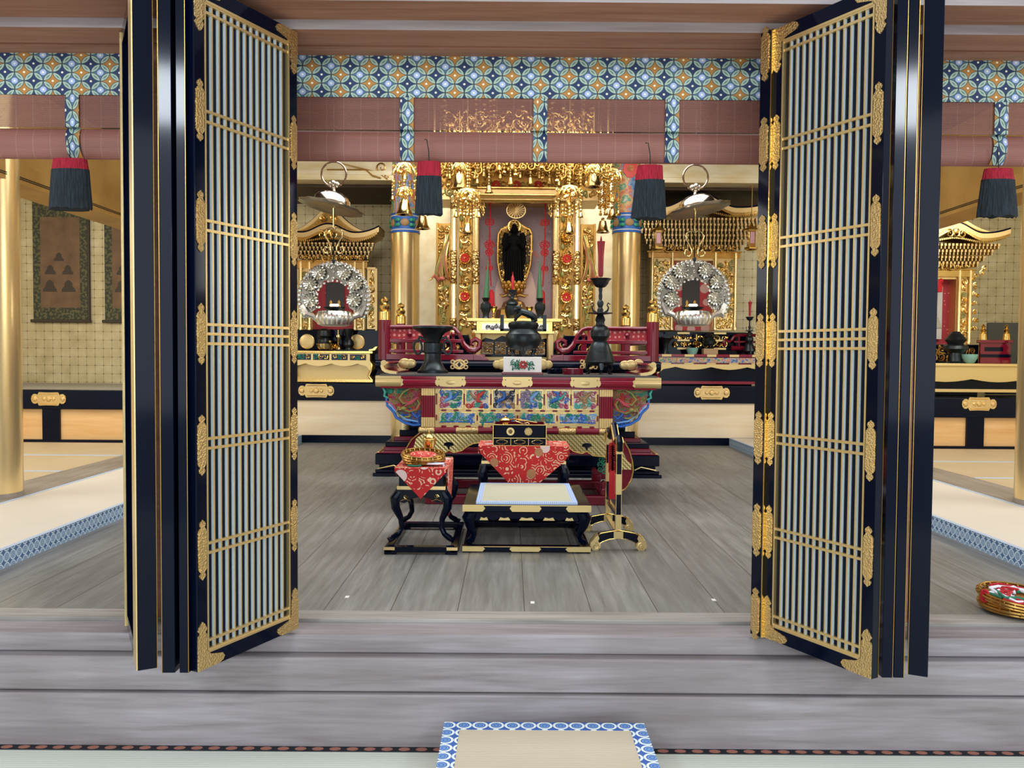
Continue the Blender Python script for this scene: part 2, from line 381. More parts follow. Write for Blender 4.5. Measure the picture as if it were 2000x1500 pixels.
def plaque(mb, cx, cz, w, h, y0, y1, m=0, horiz=False):        # gilt fitting outline: body with notched, bulbed, pointed ends
    a, b = (h, w) if horiz else (w, h)
    q = [(-.30, .34), (-.5, .30), (-.5, -.30), (-.30, -.34)]
    half = [(.5, 0), (.5, .31), (.34, .355), (.18, .37), (.30, .39), (.38, .42), (.30, .455), (.14, .475), (0, .5)]
    o = half + [(-x, z) for x, z in half[-2::-1]]
    o = o + [(x, -z) for x, z in o[-2:0:-1]]
    pts = [(x * a, z * b) for x, z in o]
    if horiz: pts = [(z, x) for x, z in pts]
    mb.prism([(cx + p[0], cz + p[1]) for p in pts], 'y', y0, y1, m)
    mb.prism([(cx + p[0] * .82, cz + p[1] * .82) for p in pts], 'y', y0 - (y1 - y0) * .35, y0, m)
# ============================================================ setting
def sbox(name, x0, x1, y0, y1, z0, z1, m, bevel=0): return struct(name, MB().box(x0, x1, y0, y1, z0, z1), m, bevel)
sbox('floor', -3.6, 3.6, 3.68, 10.7, -.06, 0, 'floor')
sbox('floor', -7, 7, -2, 3.29, -.50, -.455, 'tatamig')
sbox('trim_1', -7, 7, 3.29, 3.335, -.50, -.452, 'bordK')
sbox('trim_2', -7, 7, 3.56, 3.68, -.06, .001, 'sill', .003)
sbox('trim_3', -7, 7, 3.40, 3.56, -.092, -.014, 'step', .007)
sbox('trim_4', -7, 7, 3.35, 3.60, -.235, -.093, 'step', .007)
sbox('trim_5', -7, 7, 3.33, 3.62, -.50, -.237, 'step', .007)
# lintel: sun-greyed hall faces painted lighter as daylit, undersides brown as shaded
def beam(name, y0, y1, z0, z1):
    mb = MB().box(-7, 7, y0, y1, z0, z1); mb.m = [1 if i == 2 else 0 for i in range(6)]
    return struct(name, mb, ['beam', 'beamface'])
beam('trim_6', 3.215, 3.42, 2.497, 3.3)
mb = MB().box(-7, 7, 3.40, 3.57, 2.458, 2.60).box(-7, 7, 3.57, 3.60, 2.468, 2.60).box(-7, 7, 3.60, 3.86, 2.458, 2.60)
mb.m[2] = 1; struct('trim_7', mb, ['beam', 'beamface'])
sbox('trim_8', -7, 7, 3.42, 3.86, 2.60, 4.0, 'beam')
for i, x in enumerate((-1.58, 1.60)): sbox('trim_%d' % (9 + i), x - .09, x + .09, 3.56, 3.80, 0, 2.46, 'beam', .006)
sbox('ceiling', -7.6, 7.6, 3.86, 11.9, 3.85, 3.95, 'ceil')
sbox('wall_back', -7.6, 7.6, 11.8, 11.9, 0, 3.85, 'goldwall')
sbox('wall_left', -7.7, -7.6, 3.86, 11.9, 0, 3.85, 'goldplain')
sbox('wall_right', 7.6, 7.7, 3.86, 11.9, 0, 3.85, 'goldplain')
# inner platform across the back
def fitting(par, cx, cz, w, h, y, name='gilt_fitting', horiz=True):
    mb = MB(); plaque(mb, cx, cz, w, h, y - .008, y, 0, horiz); return obj(name, mb, 'goldf', par)
def wfit(par, cx, cz, w, h, y):     # broad cloud-ended plaque
    mb = MB(); a, b = w / 2, h / 2
    o = [(1, 0), (.97, .42), (.86, .72), (.72, .72), (.64, .56), (.60, .80), (.55, 1), (.2, .96)]
    o = o + [(-x, z) for x, z in o[::-1]]; o = o + [(x, -z) for x, z in o[-2:0:-1]]
    mb.prism([(cx + x * a, cz + z * b) for x, z in o], 'y', y - .012, y)
    for x, r in ((0, .42), (-.28, .3), (.28, .3), (-.8, .4), (.8, .4)): mb.ball((cx + x * a, y - .012, cz), b * r, 8, 0, sy=.5)
    for s in (-1, 1): mb.tube([(cx - .5 * a, y - .012, cz + s * b * .75), (cx + .5 * a, y - .012, cz + s * b * .75)], .006, 5)
    return obj('gilt_fitting', mb, 'goldf', par)
b = sbox('trim_11', -3.45, 3.45, 10.65, 10.80, .545, .77, 'black2', .006)
wfit(b, X(618, 10.65), Z(763, 10.65, 618), .46, .175, 10.648); wfit(b, X(1391, 10.65), Z(767, 10.65, 1391), .46, .175, 10.648)
sbox('trim_12', -3.45, 3.45, 10.68, 10.74, .098, .545, 'panel')
sbox('baseboard_back', -3.45, 3.45, 10.65, 10.70, 0, .098, 'black2')
sbox('trim_13', -3.45, 3.45, 10.80, 11.8, .70, .768, 'black')
for s, n in ((-1, 14), (1, 20)):
    x0, x1 = sorted((s * 3.46, s * 7.6)); zt, zb = (.707, .483) if s < 0 else (.69, .462)
    b = sbox('trim_%d' % n, x0, x1, 9.56, 9.70, zb, zt, 'black2', .006)
    px = 95 if s < 0 else 1914
    wfit(b, X(px, 9.56), Z(779 if s < 0 else 789, 9.56, px), .40, .155, 9.558)
    sbox('trim_%d' % (n + 1), x0, x1, 9.60, 9.66, .13, zb, 'panels')
    p0 = X(80, 9.56) if s < 0 else X(1893, 9.56); sbox('trim_%d' % (n + 2), p0, p0 + .2, 9.57, 9.60, .13, zb, 'black2')
    sbox('baseboard_' + ('left' if s < 0 else 'right'), x0, x1, 9.56, 9.60, .1, .132, 'black2')
    sbox('trim_%d' % (n + 3), x0, x1, 9.70, 11.8, zt - .06, zt - .004, 'plaster' if s < 0 else 'black')
    a0, a1 = sorted((s * 3.6, s * 4.0)); sbox('trim_%d' % (n + 4), a0, a1, 3.86, 9.56, -.06, .102, 'sidesill', .003)
    a0, a1 = sorted((s * 4.0, s * 7.6)); f = sbox('floor', a0, a1, 3.86, 9.56, -.06, .1, 'tatamiy')
    for y in (8.38, 7.24, 6.1): obj('border_strip', MB().box(a0, a1, y - .025, y + .025, .1, .103), 'bordT', f)
# gold beam running back from each side pillar, gold tie beams beside the round columns
for s, n in ((-1, 26), (1, 27)):
    mb = MB(); x0, x1 = s * 3.66, s * 3.92
    a, c = min(x0, x1), max(x0, x1)
    mb.box(a, c, 5.7, 9.7, 2.50, 3.1); mb.box(a - .03, c + .03, 5.7, 9.7, 2.36, 2.50)
    for z in (2.395, 2.408): mb.box(a - .034, c + .034, 5.7, 9.7, z - .003, z + .003, 1)
    struct('trim_%d' % n, mb, ['goldbeam', 'iron'])
for s, n in ((-1, 28), (1, 29)):
    mb = MB(); xa, xb = s * 1.40, s * 4.0; a, c = min(xa, xb), max(xa, xb); D = 10.32
    zb = Z(352, D, 650) if s < 0 else Z(358, D, 1380)
    mb.box(a, c, D, D + .25, zb, 3.85); mb.box(a, c, D - .03, D, zb, zb + .06); mb.box(a, c, D - .045, D, zb + .06, zb + .11)
    if s < 0:
        for cx, cz, R in ((X(746, D), Z(328, D, 746), .075), (X(757, D), Z(345, D, 757), .04)):
            mb.curl((cx, D - .03, cz), R, 1.3, -PI / 2, .010, 1, -1, 18, tail=(cx - .5 if R > .05 else cx - .1, D - .03, cz + R * .6))
        mb.tube([(X(640, D), D - .04, zb + .12), (X(715, D), D - .045, zb + .12), (X(728, D), D - .05, zb + .05), (X(745, D), D - .05, zb + .02)], .01, 6, 1)
    struct('trim_%d' % n, mb, ['goldbright', 'goldd'])
    sbox('trim_%d' % (n + 2), xa if s > 0 else xb, xb if s > 0 else xa, 10.6, 11.8, zb - .03, zb, 'ceil')
# gold leaf wall behind the central altar
struct('trim_32', MB().box(X(806, 10.4), X(1206, 10.4), 10.42, 10.50, .77, 3.85), 'goldplain')
# ---- tatami strips along both sides of the wooden floor
def strip(s):
    a, c = sorted((s * 2.745, s * 3.59)); y0, y1 = 3.75, 10.62
    t = thing('tatami_strip', ('long cream tatami platform strip along the left side of the wooden floor' if s < 0 else 'long cream tatami platform strip along the right side of the wooden floor'), 'tatami', ((a + c) / 2, (y0 + y1) / 2, 0), 'tatami strips beside the floor')
    obj('mat_core', MB().box(a + .004, c - .004, y0, y1, 0, .099), 'tatami', t)
    inn = s * 2.745; e0, e1 = sorted((inn, inn + s * .006))
    mb = MB().box(e0, e1, y0, y1, 0, .1); obj('edge_cloth', mb, 'bordL', t)
    for x in (inn + s * .012, s * 3.59 - s * .015):
        obj('border_cloth', MB().box(x - .015, x + .015, y0, y1, .099, .102), 'bordT', t)
strip(-1); strip(1)
# ---- pillars
def gold_pillar(px, D, label, cz):
    p = at(px, 700, D); t = thing('gold_pillar', label, 'pillar', (p.x, D, 0), 'gold pillars flanking the main altar')
    r = .172; zb = Z(456, D, px); zt = Z(420, D, px)
    obj('shaft', MB().lathe([(r, 0), (r, zb)], (p.x, D, 0), 40), 'goldp', t)
    obj('painted_column', MB().lathe([(r, zt), (r, 3.85)], (p.x, D, 0), 40), 'painted', t)
    mb = MB().lathe([(r + .003, zb), (r + .003, zt)], (p.x, D, 0), 40)
    for z in (zb, zb + .028, zt - .028, zt): mb.ring((p.x, D, z), r + .004, .006, 40, 1 if abs(z - zb) > .01 and abs(z - zt) > .01 else 0, 'z')
    for k in range(6):
        an = -PI / 2 + k * PI / 3 + (.08 if px < 1000 else .05); cx, cy = p.x + math.cos(an) * (r + .004), D + math.sin(an) * (r + .004); zc = (zb + zt) / 2
        mb.T = Matrix.Translation((cx, cy, zc)) @ Matrix.Rotation(an + PI / 2, 4, 'Z')
        mb.ball((0, 0, 0), .055, 12, 3, sz=.85, sy=.2)
        for q in (-1, 1): mb.ball((q * .078, 0, .03), .026, 8, 2, sz=.9, sy=.2); mb.ball((q * .078, 0, -.03), .026, 8, 2, sz=.9, sy=.2)
        mb.T = None
    obj('painted_band', mb, ['blue', 'white', 'green', 'tan'], t)
    if px > 1000:
        mb = MB(); zc = Z(335, D, px)
        mb.T = Matrix.Translation((p.x + .01, D - r, zc)); mb.prism([(.09 * math.cos(k * PI / 4 + .39), .12 * math.sin(k * PI / 4 + .39)) for k in range(8)], 'y', -.012, .02)
        mb.flower((0, -.014, 0), .045, 8, 1, 1); mb.T = None; obj('painted_medallion', mb, ['redp', 'palegold'], t)
    else:
        mb = MB()
        for an in (-2.15, -1.9, -1.2):
            mb.cyl((p.x + r * math.cos(an), D + r * math.sin(an), zt), (p.x + r * math.cos(an), D + r * math.sin(an), 3.8), .012, 6)
        obj('lilac_stripe', mb, 'violet', t)
gold_pillar(791, 10.4, 'round gold pillar with a painted blue band, left of the main altar', 0)
gold_pillar(1221, 10.4, 'round gold pillar with a painted blue band, right of the main altar', 0)
for s in (-1, 1):
    x = s * 3.80
    t = thing('gold_pillar', 'thick plain gold pillar at the far left edge by the tatami' if s < 0 else 'plain gold pillar just cut by the right edge of the picture', 'pillar', (x, 5.97, .102), 'outer gold pillars')
    obj('shaft', MB().lathe([(.19, .11), (.19, 3.85)], (x, 5.97, 0), 40), 'goldp', t)
    obj('pillar_foot', MB().lathe([(.193, .102), (.193, .135)], (x, 5.97, 0), 40), 'sidesill', t)
# ============================================================ folding doors
HD = 2.45
CROSS = [(2.384, 2.352), (2.005, 1.968), (1.618, 1.583), (1.247, 1.213, 1.178), (.835, .80), (.455, .42), (.10, .066)]
def leaf(n, p, q, t=.036, lattice=True, astragal=False, fits=True, body='black', back=True):
    """leaf from p to q (x, y); lattice face looks to the right-hand side of p->q"""
    d = Vector((q[0] - p[0], q[1] - p[1])); W = d.length; an = math.atan2(d.y, d.x)
    T = Matrix.Translation((p[0], p[1], .004)) @ Matrix.Rotation(an, 4, 'Z')
    o = bpy.data.objects.new('door_%d' % n, None); C.collection.objects.link(o); o.location = (p[0], p[1], .004); o['kind'] = 'structure'
    def part(name, mb, m, bevel=0): return obj(name, mb, m, o, bevel)
    sw, rb, rt = .047, .055, .055; y0, y1 = 0, t
    sl, sr = sw, sw
    if astragal: sl = .098
    mb = MB(); mb.T = T
    mb.box(0, sl, y0, y1, 0, HD).box(W - sr, W, y0, y1, 0, HD).box(sl, W - sr, y0, y1, 0, rb).box(sl, W - sr, y0, y1, HD - rt, HD)
    part('door_frame', mb, 'black', .0015)
    mb = MB(); mb.T = T; mb.box(sl, W - sr, t * .42, t * .60, rb, HD - rt); part('door_panel', mb, 'black2')
    if lattice:
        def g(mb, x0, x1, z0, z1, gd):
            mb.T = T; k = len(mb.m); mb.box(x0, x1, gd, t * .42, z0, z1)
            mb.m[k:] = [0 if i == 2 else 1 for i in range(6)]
        mb = MB(); N = 12; a, b = sl + .006, W - sr - .006
        for i in range(1, N + 1):
            x = a + (b - a) * i / (N + 1); g(mb, x - .0035, x + .0035, rb + .012, HD - rt - .012, .003)
        part('lattice_bars', mb, ['goldm', 'paleside'])
        mb = MB()
        for grp in CROSS:
            for z in grp: g(mb, a, b, z - .005, z + .005, .0015)
        part('cross_bars', mb, ['goldm', 'goldm'])
        mb = MB()
        for x0, x1, z0, z1 in ((sl, sl + .007, rb, HD - rt), (W - sr - .007, W - sr, rb, HD - rt), (sl, W - sr, rb, rb + .009), (sl, W - sr, HD - rt - .009, HD - rt)): g(mb, x0, x1, z0, z1, -.001)
        part('gilt_moulding', mb, ['goldm', 'goldm'])
    if fits:
        zs = [2.0, 1.61, 1.212, .815, .437]
        for xc in (sr / 2 + (sl - sr if astragal else 0), W - sr / 2):
            for z in zs:
                mb = MB(); mb.T = T; plaque(mb, xc, z, .040, .22, -.003, 0); part('gilt_fitting', mb, 'goldf')
        for xe, s in ((sl - sr if astragal else 0, 1), (W, -1)):
            for zb, zs2 in ((.002, 1), (HD - .002, -1)):
                mb = MB(); mb.T = T; h = .155; w2 = .10; k = .043
                pts = [(0, 0), (w2, 0), (w2 + .02, .008), (w2 + .028, .02), (w2 + .018, .034), (w2, .038), (k + .02, .047), (k, .062), (k, h - .03), (k - .008, h - .02), (k, h - .01), (k - .010, h + .010), (k / 2, h + .02), (.010, h + .010), (0, h - .01), (.008, h - .02), (0, h - .03)]
                mb.prism([(xe + s * x, zb + zs2 * z) for x, z in pts], 'y', -.0035, 0); part('corner_fitting', mb, 'goldf')
    if astragal:
        mb = MB(); mb.T = T; mb.box(-.004, .052, -.014, 0, 0, HD); part('meeting_stile', mb, 'black', .001)
        mb = MB(); mb.T = T; mb.box(.052, .057, -.0145, 0, 0, HD); part('stile_bead', mb, 'gold')
        for z in [2.0, 1.61, 1.212, .815, .437, .09, 2.36]:
            mb = MB(); mb.T = T; plaque(mb, .024, z, .046, .22, -.018, -.014); part('gilt_fitting', mb, 'goldf')
    mb = MB(); mb.T = T      # thin gilt lines along both edges of the closing stile
    for x in (-.001, W + .001): mb.box(x - .0006, x + .0006, t - .002, t, 0, HD)
    part('edge_line', mb, 'goldd')
    if n == 1:
        mb = MB(); mb.T = T; mb.box(-.012, .004, -.006, t * .5, 0, HD); part('stile_bead', mb, 'goldm')
        mb = MB(); mb.T = T; mb.box(W - .14, W - .004, -.004, 0, 0, HD); part('gilt_moulding', mb, 'goldm')
    return o
# left stack, from the post to the free leaf
leaf(1, (-1.672, 3.44), (-1.402, 2.945), .066, lattice=False, fits=False)
leaf(2, (-1.262, 2.93), (-1.278, 3.46), .046, lattice=False, fits=False)
leaf(3, (-1.247, 3.46), (-1.246, 2.93), .034, lattice=False, fits=False)
leaf(4, (-1.183, 2.935), (-.948, 3.42), .036)
# right stack
leaf(5, (1.435, 2.935), (1.675, 3.44), .066, lattice=False, fits=False)
leaf(6, (1.322, 3.46), (1.310, 2.93), .036, lattice=False, fits=False)
leaf(7, (1.280, 3.45), (1.268, 2.93), .038, lattice=False, fits=False)
leaf(8, (.945, 3.40), (1.222, 2.912), .036, astragal=True)
# ============================================================ blinds
def blind(x0, x1, strips, label, pzoff=0):
    D = 3.70; t = thing('bamboo_blind', label, 'blind', ((x0 + x1) / 2, D, 2.0), 'bamboo blinds under the lintel')
    ztop = 2.47; zv = Z(193, D, 1000) + pzoff; zr = Z(256, D, 1000) + pzoff; zb = Z(316, D, 1000) + pzoff
    obj('screen', MB().box(x0, x1, D, D + .003, zr, ztop), 'blind', t)
    r = (zr - zb) / 2; mb = MB(); n = 24
    prof = [(D + .022 + .026 * math.cos(a), zb + r + r * math.sin(a)) for a in [2 * PI * i / n for i in range(n)]]
    mb.prism(prof, 'x', x0, x1); obj('blind_roll', mb, 'blindr', t)
    obj('brocade_valance', MB().box(x0, x1, D - .008, D - .003, zv, ztop), 'brocade', t)
    for px, sk in strips:
        xc = X(px, D, 250); w = .030; mb = MB()
        pts = [(D - .010, zv), (D - .012, zr)] + [(D + .020 - .034 * math.cos(a), zr - r + r * 1.02 * math.sin(a)) for a in [PI * .42 - i * PI * .8 / 8 for i in range(9)]]
        vs = []; k = len(pts)
        for i, (y, z) in enumerate(pts):
            dx = sk * max(0, (zr - z) / (zr - zb)) ** 2
            for s in (-1, 1): vs += [(xc + s * w + dx, y, z), (xc + s * w + dx, y + .003, z)]
        fs = []
        for i in range(k - 1):
            a, b2 = 4 * i, 4 * i + 4
            fs += [(a, a + 2, b2 + 2, b2), (a + 1, b2 + 1, b2 + 3, a + 3), (a, b2, b2 + 1, a + 1), (a + 2, a + 3, b2 + 3, b2 + 2)]
        fs += [(0, 1, 3, 2), (4 * k - 4, 4 * k - 2, 4 * k - 1, 4 * k - 3)]
        mb._add(vs, fs); mb.v = [tuple(p) for p in mb.v]; obj('brocade_strip', mb, 'brocadex', t)
    return t
blind(-1.49, 1.51, ((795, 0), (1055, 0), (1312, 0)), 'wide brown bamboo blind rolled up over the central opening, with blue brocade valance')
blind(-3.6, -1.67, ((143, .01),), 'brown bamboo blind with blue brocade at the left side bay')
blind(1.69, 3.6, ((1953, -.012),), 'brown bamboo blind with blue brocade at the right side bay')
def tassel(px, y0, y1, y2, w0, w1, label, sk=0):
    D = 3.655; c = at(px, y0, D); s = D / 1620; h = (y2 - y0) * s; rb = (y1 - y0) * s
    t = thing('blind_tassel', label, 'tassel', (c.x, D, c.z - h), 'tassels hanging from the blinds')
    R0_, R1_ = w0 / 2 * s, w1 / 2 * s
    def col(z0, z1, r0, r1, m, nm):
        mb = MB(); n = 40; vs = []; K = 7; rnd = random.Random(px)
        for i in range(K):
            f = i / (K - 1); r = r0 + (r1 - r0) * f; z = z0 + (z1 - z0) * f
            for j in range(n):
                a = 2 * PI * j / n; q = r * (1 + .05 * (j % 2))
                vs.append((c.x + q * math.cos(a) + sk * f * .01, D + .42 * q * math.sin(a), z - (rnd.random() * .012 if i == K - 1 and nm == 'black_threads' else 0)))
        fs = [(i * n + j, i * n + (j + 1) % n, (i + 1) * n + (j + 1) % n, (i + 1) * n + j) for i in range(K - 1) for j in range(n)] + [tuple(range(n)), tuple(range((K - 1) * n, K * n))]
        mb._add(vs, fs); obj(nm, mb, m, t)
    rm = R0_ + (R1_ - R0_) * .35
    col(c.z, c.z - rb, R0_, rm, 'tasselr', 'red_threads'); col(c.z - rb + .002, c.z - h, rm * 1.02, R1_, 'tasselk', 'black_threads')
    obj('hook', MB().tube([(c.x, D, c.z - .005), (c.x - .002, D, c.z + .05), (c.x - .010, D - .004, c.z + .095), (c.x - .02, D + .01, c.z + .10)], .0022, 6), 'iron', t)
tassel(838, 316, 345, 415, 42, 52, 'red and black thread tassel hanging left of the main altar', 0)
tassel(1270, 323, 352, 423, 46, 66, 'red and black thread tassel hanging right of the main altar', -.5)
tassel(137, 311, 332, 404, 62, 80, 'shaggy red and black tassel in the far left bay', 0)
tassel(1950, 330, 352, 420, 52, 76, 'red and black tassel in the far right bay', 0)
# floor markers
for px, py in ((678, 1166), (1040, 1177), (1394, 1172)):
    d = ray(px, py); k = -CAM.z / d.z; p = CAM + d * k
    solo('paper_marker', MB().box(p.x - .009, p.x + .009, p.y - .016, p.y + .016, 0.0005, .0015), 'white',
         {678: 'tiny white paper marker on the boards, left one of three', 1040: 'tiny white paper marker on the boards, middle one of three', 1394: 'tiny white paper marker on the boards, right one of three'}[px], 'marker', 'white markers on the floor')
# ---- prayer mat on its low bench in the outer hall
x0, x1, yb = X(868, 3.25, 1412), X(1258, 3.25, 1412), 3.25
zt = Z(1412, 3.25, 1060)
t = thing('bench_mat', 'straw mat with blue roundel border on a low bench at the foot of the steps', 'mat', ((x0 + x1) / 2, yb - .6, -.455))
obj('straw_top', MB().box(x0 + .062, x1 - .062, yb - 1.2, yb - .062, zt - .03, zt), 'tatamim', t)
mb = MB().box(x0, x1, yb - .063, yb, zt - .032, zt + .002).box(x0, x0 + .063, yb - 1.2, yb - .063, zt - .032, zt + .002).box(x1 - .063, x1, yb - 1.2, yb - .063, zt - .032, zt + .002)
o = obj('roundel_border', mb, 'bordM', t)
obj('bench', MB().box(x0 + .02, x1 - .02, yb - 1.18, yb - .02, -.40, zt - .032).box(x0 + .02, x0 + .07, yb - 1.18, yb - .02, -.455, -.40).box(x1 - .07, x1 - .02, yb - 1.18, yb - .02, -.455, -.40), 'bench', t)
M['chased'] = mat('chased_floral_gilt', lambda g: g.mix(g.voro(38).gt(.42), '#ecd090', '#b08f58'), .3, 1, bump=lambda g: g.voro(38), bs=1, bd=.012)
M['halo'] = mat('smoky_bronze_gilt', '#4a3c28', .4, .6)
M['peach'] = mat('pale_peach_silk', '#e2c3b3', .7)
# ============================================================ carving helpers
def LP(D, yb, lst):
    s = D / 1620; return [(max(hw * s, 1e-4), (yb - y) * s) for hw, y in lst]
def scrolls(mb, x0, x1, z0, z1, y, R=.03, r=.006, seed=1, ms=(0,), jit=.25, dens=1.0, flowers=()):
    """fill a rectangle with carved spirals"""
    rnd = random.Random(seed); nx = max(1, round((x1 - x0) / (2 * R) * dens)); nz = max(1, round((z1 - z0) / (2 * R) * dens))
    for i in range(nx):
        for j in range(nz):
            cx = x0 + (i + .5) * (x1 - x0) / nx + rnd.uniform(-1, 1) * R * jit; cz = z0 + (j + .5) * (z1 - z0) / nz + rnd.uniform(-1, 1) * R * jit
            q = R * rnd.uniform(.75, 1.1); dr = 1 if (i + j) % 2 else -1; a0 = rnd.uniform(0, 2 * PI)
            m = rnd.choice(ms)
            mb.curl((cx, y - rnd.uniform(0, r), cz), q, rnd.uniform(1.1, 1.6), a0, r, m, dr, 12, tail=(cx + q * 1.5 * math.cos(a0 - dr * .7), y, cz + q * 1.5 * math.sin(a0 - dr * .7)))
            a1 = a0 + rnd.uniform(1, 5); mb.ball((cx + q * 1.05 * math.cos(a1), y, cz + q * 1.05 * math.sin(a1)), r * 1.8, 6, m, sz=1.3)
    return mb
def clipx(mb, f):
    return mb
# ============================================================ altar platform (black lacquer)
D = 7.76; s = D / 1620
t = thing('altar_platform', 'stepped black lacquer altar platform behind the red front table', 'altar platform', (0, 8.6, 0))
mb = MB(); W = 1.335
mb.box(-W - .02, W + .02, 7.74, 10.2, 0, .035).box(-W, W, 7.76, 10.2, .035, .065).box(-W + .03, W - .03, 7.80, 10.2, .065, .11)
mb.box(-W, W, 7.76, 10.2, .11, .212)
mb.box(-W + .06, W - .06, 7.98, 10.1, .255, .30).box(-W + .17, W - .17, 8.18, 10.05, .34, .40).box(-W + .25, W - .25, 8.3, 10.0, .40, .99)
obj('black_steps', mb, 'black', t, .006)
mb = MB().box(-W + .01, W - .01, 7.79, 10.15, .212, .22).box(-W + .05, W - .05, 7.95, 10.12, .22, .255).box(-W + .12, W - .12, 8.12, 10.1, .30, .34)
obj('red_steps', mb, 'red', t, .004)
mb = MB()
for x in (-W + .02, W - .02): mb.box(x - .012, x + .012, 7.80, 10.1, .22, .226)
for x in (-1, 1):
    mb.tube([(x * 1.30, 7.745, .075), (x * 1.16, 7.745, .105), (x * 1.1, 7.745, .075)], .006, 5)
obj('gilt_lines', mb, 'goldm', t)
mb = MB().box(-1.27, 1.27, 7.90, 10.1, .96, 1.0); mb.box(-W, W, 7.78, 10.1, 1.0, 1.095)
mb.tube([(-W, 7.785, 1.048), (W, 7.785, 1.048)], .047, 16); obj('top_rail', mb, 'black', t, .003)
for px in (897, 1150):
    c = at(px, 712, 7.73); mb = MB()
    mb.ring(c, .052, .011, 16, sz=.75); mb.prism([(c.x - .05, c.z), (c.x, c.z + .035), (c.x + .05, c.z), (c.x, c.z - .035)], 'y', 7.725, 7.735)
    for q in (-1, 1):
        for z in (-1, 1): mb.ring((c.x + q * .062, c.y, c.z + z * .024), .016, .007, 10)
    mb.prism([(c.x - .018, c.z), (c.x, c.z + .025), (c.x + .018, c.z), (c.x, c.z - .025)], 'y', 7.722, 7.726, 1); obj('gilt_fitting', mb, ['goldm', 'black'], t)
for px in (982, 1060, 787, 1247):
    c = at(px, 712, 7.735); q = -1 if px in (787, 1060) else 1; q = {982: -1, 1060: 1, 787: 1, 1247: -1}[px]; mb = MB().ball(c, .050, 16, sy=.12).ball((c.x + q * .055, c.y, c.z), .038, 14, sy=.12); obj('gilt_fitting', mb, 'palegold', t)
# ---- balustrades
def balustrade(sd):
    D = 7.88; s = D / 1620; q = -1 if sd < 0 else 1
    px = lambda v: X(v, D, 680) if sd < 0 else X(2024 - v + 1, D, 680)
    zz = lambda y: Z(y, D, 1000)
    x0 = px(751); t = thing('altar_balustrade', ('crimson lacquer balustrade with scrolled rail on the altar platform, left part' if sd < 0 else 'crimson lacquer balustrade with scrolled rail on the altar platform, right part'), 'balustrade', (x0, D, 1.095), 'balustrades on the altar platform')
    mb = MB(); r = .055; n = 24; zt = zz(627)
    vs = [(x0 + r * (1 + .10 * (j % 2)) * math.cos(2 * PI * j / n) , D + r * (1 + .10 * (j % 2)) * math.sin(2 * PI * j / n), z) for z in (1.095, zt) for j in range(n)]
    mb._add(vs, [(j, (j + 1) % n, n + (j + 1) % n, n + j) for j in range(n)] + [tuple(range(n)), tuple(range(n, 2 * n))]); obj('post', mb, 'red', t)
    def fin(x, D2, zb, k):
        s2 = D2 / 1620 * k
        pr = [(11, 0), (11, 16), (9, 18), (6.5, 20), (9.5, 24), (10, 28), (6, 31), (5, 33), (7.5, 37), (7, 41), (3, 44), (.1, 46)]
        return MB().lathe([(a * s2, b * s2) for a, b in pr], (x, D2, zb), 20, lobes=0)
    obj('gilt_finial', fin(x0, D, zt, 1.0), 'gold', t)
    D2 = 9.0; xr = X(783, D2, 620) if sd < 0 else X(1222, D2, 620); zb = Z(634, D2)
    obj('rear_post', MB().lathe([(.05, 1.095), (.05, zb)], (xr, D2, 0), 16), 'red', t); obj('gilt_finial', fin(xr, D2, zb, .9), 'gold', t)
    zr, zm, zl = zz(640), zz(668), zz(684)
    xs = px(878); pts = [(x0, D, zr), (xs, D, zr)]
    for p, y in ((888, 643), (896, 652), (901, 663), (906, 674), (915, 683), (927, 685), (936, 678), (937, 668), (929, 663), (921, 667), (921, 673), (926, 675)): pts.append((px(p), D, zz(y)))
    rr = [.02] * 5 + [.026, .030, .033, .03, .026, .024, .022, .02, .016]
    obj('top_rail', MB().tube(pts, rr[:len(pts)], 10), 'red', t)
    mb = MB(); a, b = sorted((x0, px(905)))
    mb.box(a, b, D - .02, D + .02, zm - .012, zm + .022); mb.box(a, b, D - .025, D + .025, zl - .03, zl - .002)
    for p in (800, 845, 885):
        xx = px(p); mb.box(xx - .026, xx + .026, D - .015, D + .02, zl, zm)
        mb.lathe([(.02, 0), (.012, .02), (.03, .05), (.018, .07)], (xx, D, zm + .02), 10)
    a, b = sorted((x0, px(948))); mb.box(a, b, D - .05, D + .06, 1.095, 1.15)
    mb.prism([(px(925), 1.095), (px(955), 1.095), (px(950), 1.115), (px(940), 1.14), (px(925), 1.155)], 'y', D - .055, D + .065)
    obj('lower_rails', mb, 'red', t, .004)
    a, b = sorted((x0 + .05 * -q * -1, px(878))); obj('brocade_infill', MB().box(min(x0, px(878)), max(x0, px(878)), D + .004, D + .012, zm + .02, zr - .02), 'redpat', t)
    xs2, Db = sorted((x0, xr)), D2      # side rail running back to the rear post
    mb = MB()
    for z, rr2 in ((zr, .02), (zm, .018), (zl - .015, .022)): mb.tube([(x0, D, z), (xr, D2, z)], rr2, 8)
    obj('side_rails', mb, 'red', t)
    mb = MB(); xg = px(890); scrolls(mb, min(px(855), px(898)), max(px(855), px(898)), 1.16, zz(668), D + .05, .045, .012, 5); obj('gilt_carving', mb, 'gold', t)
balustrade(-1); balustrade(1)
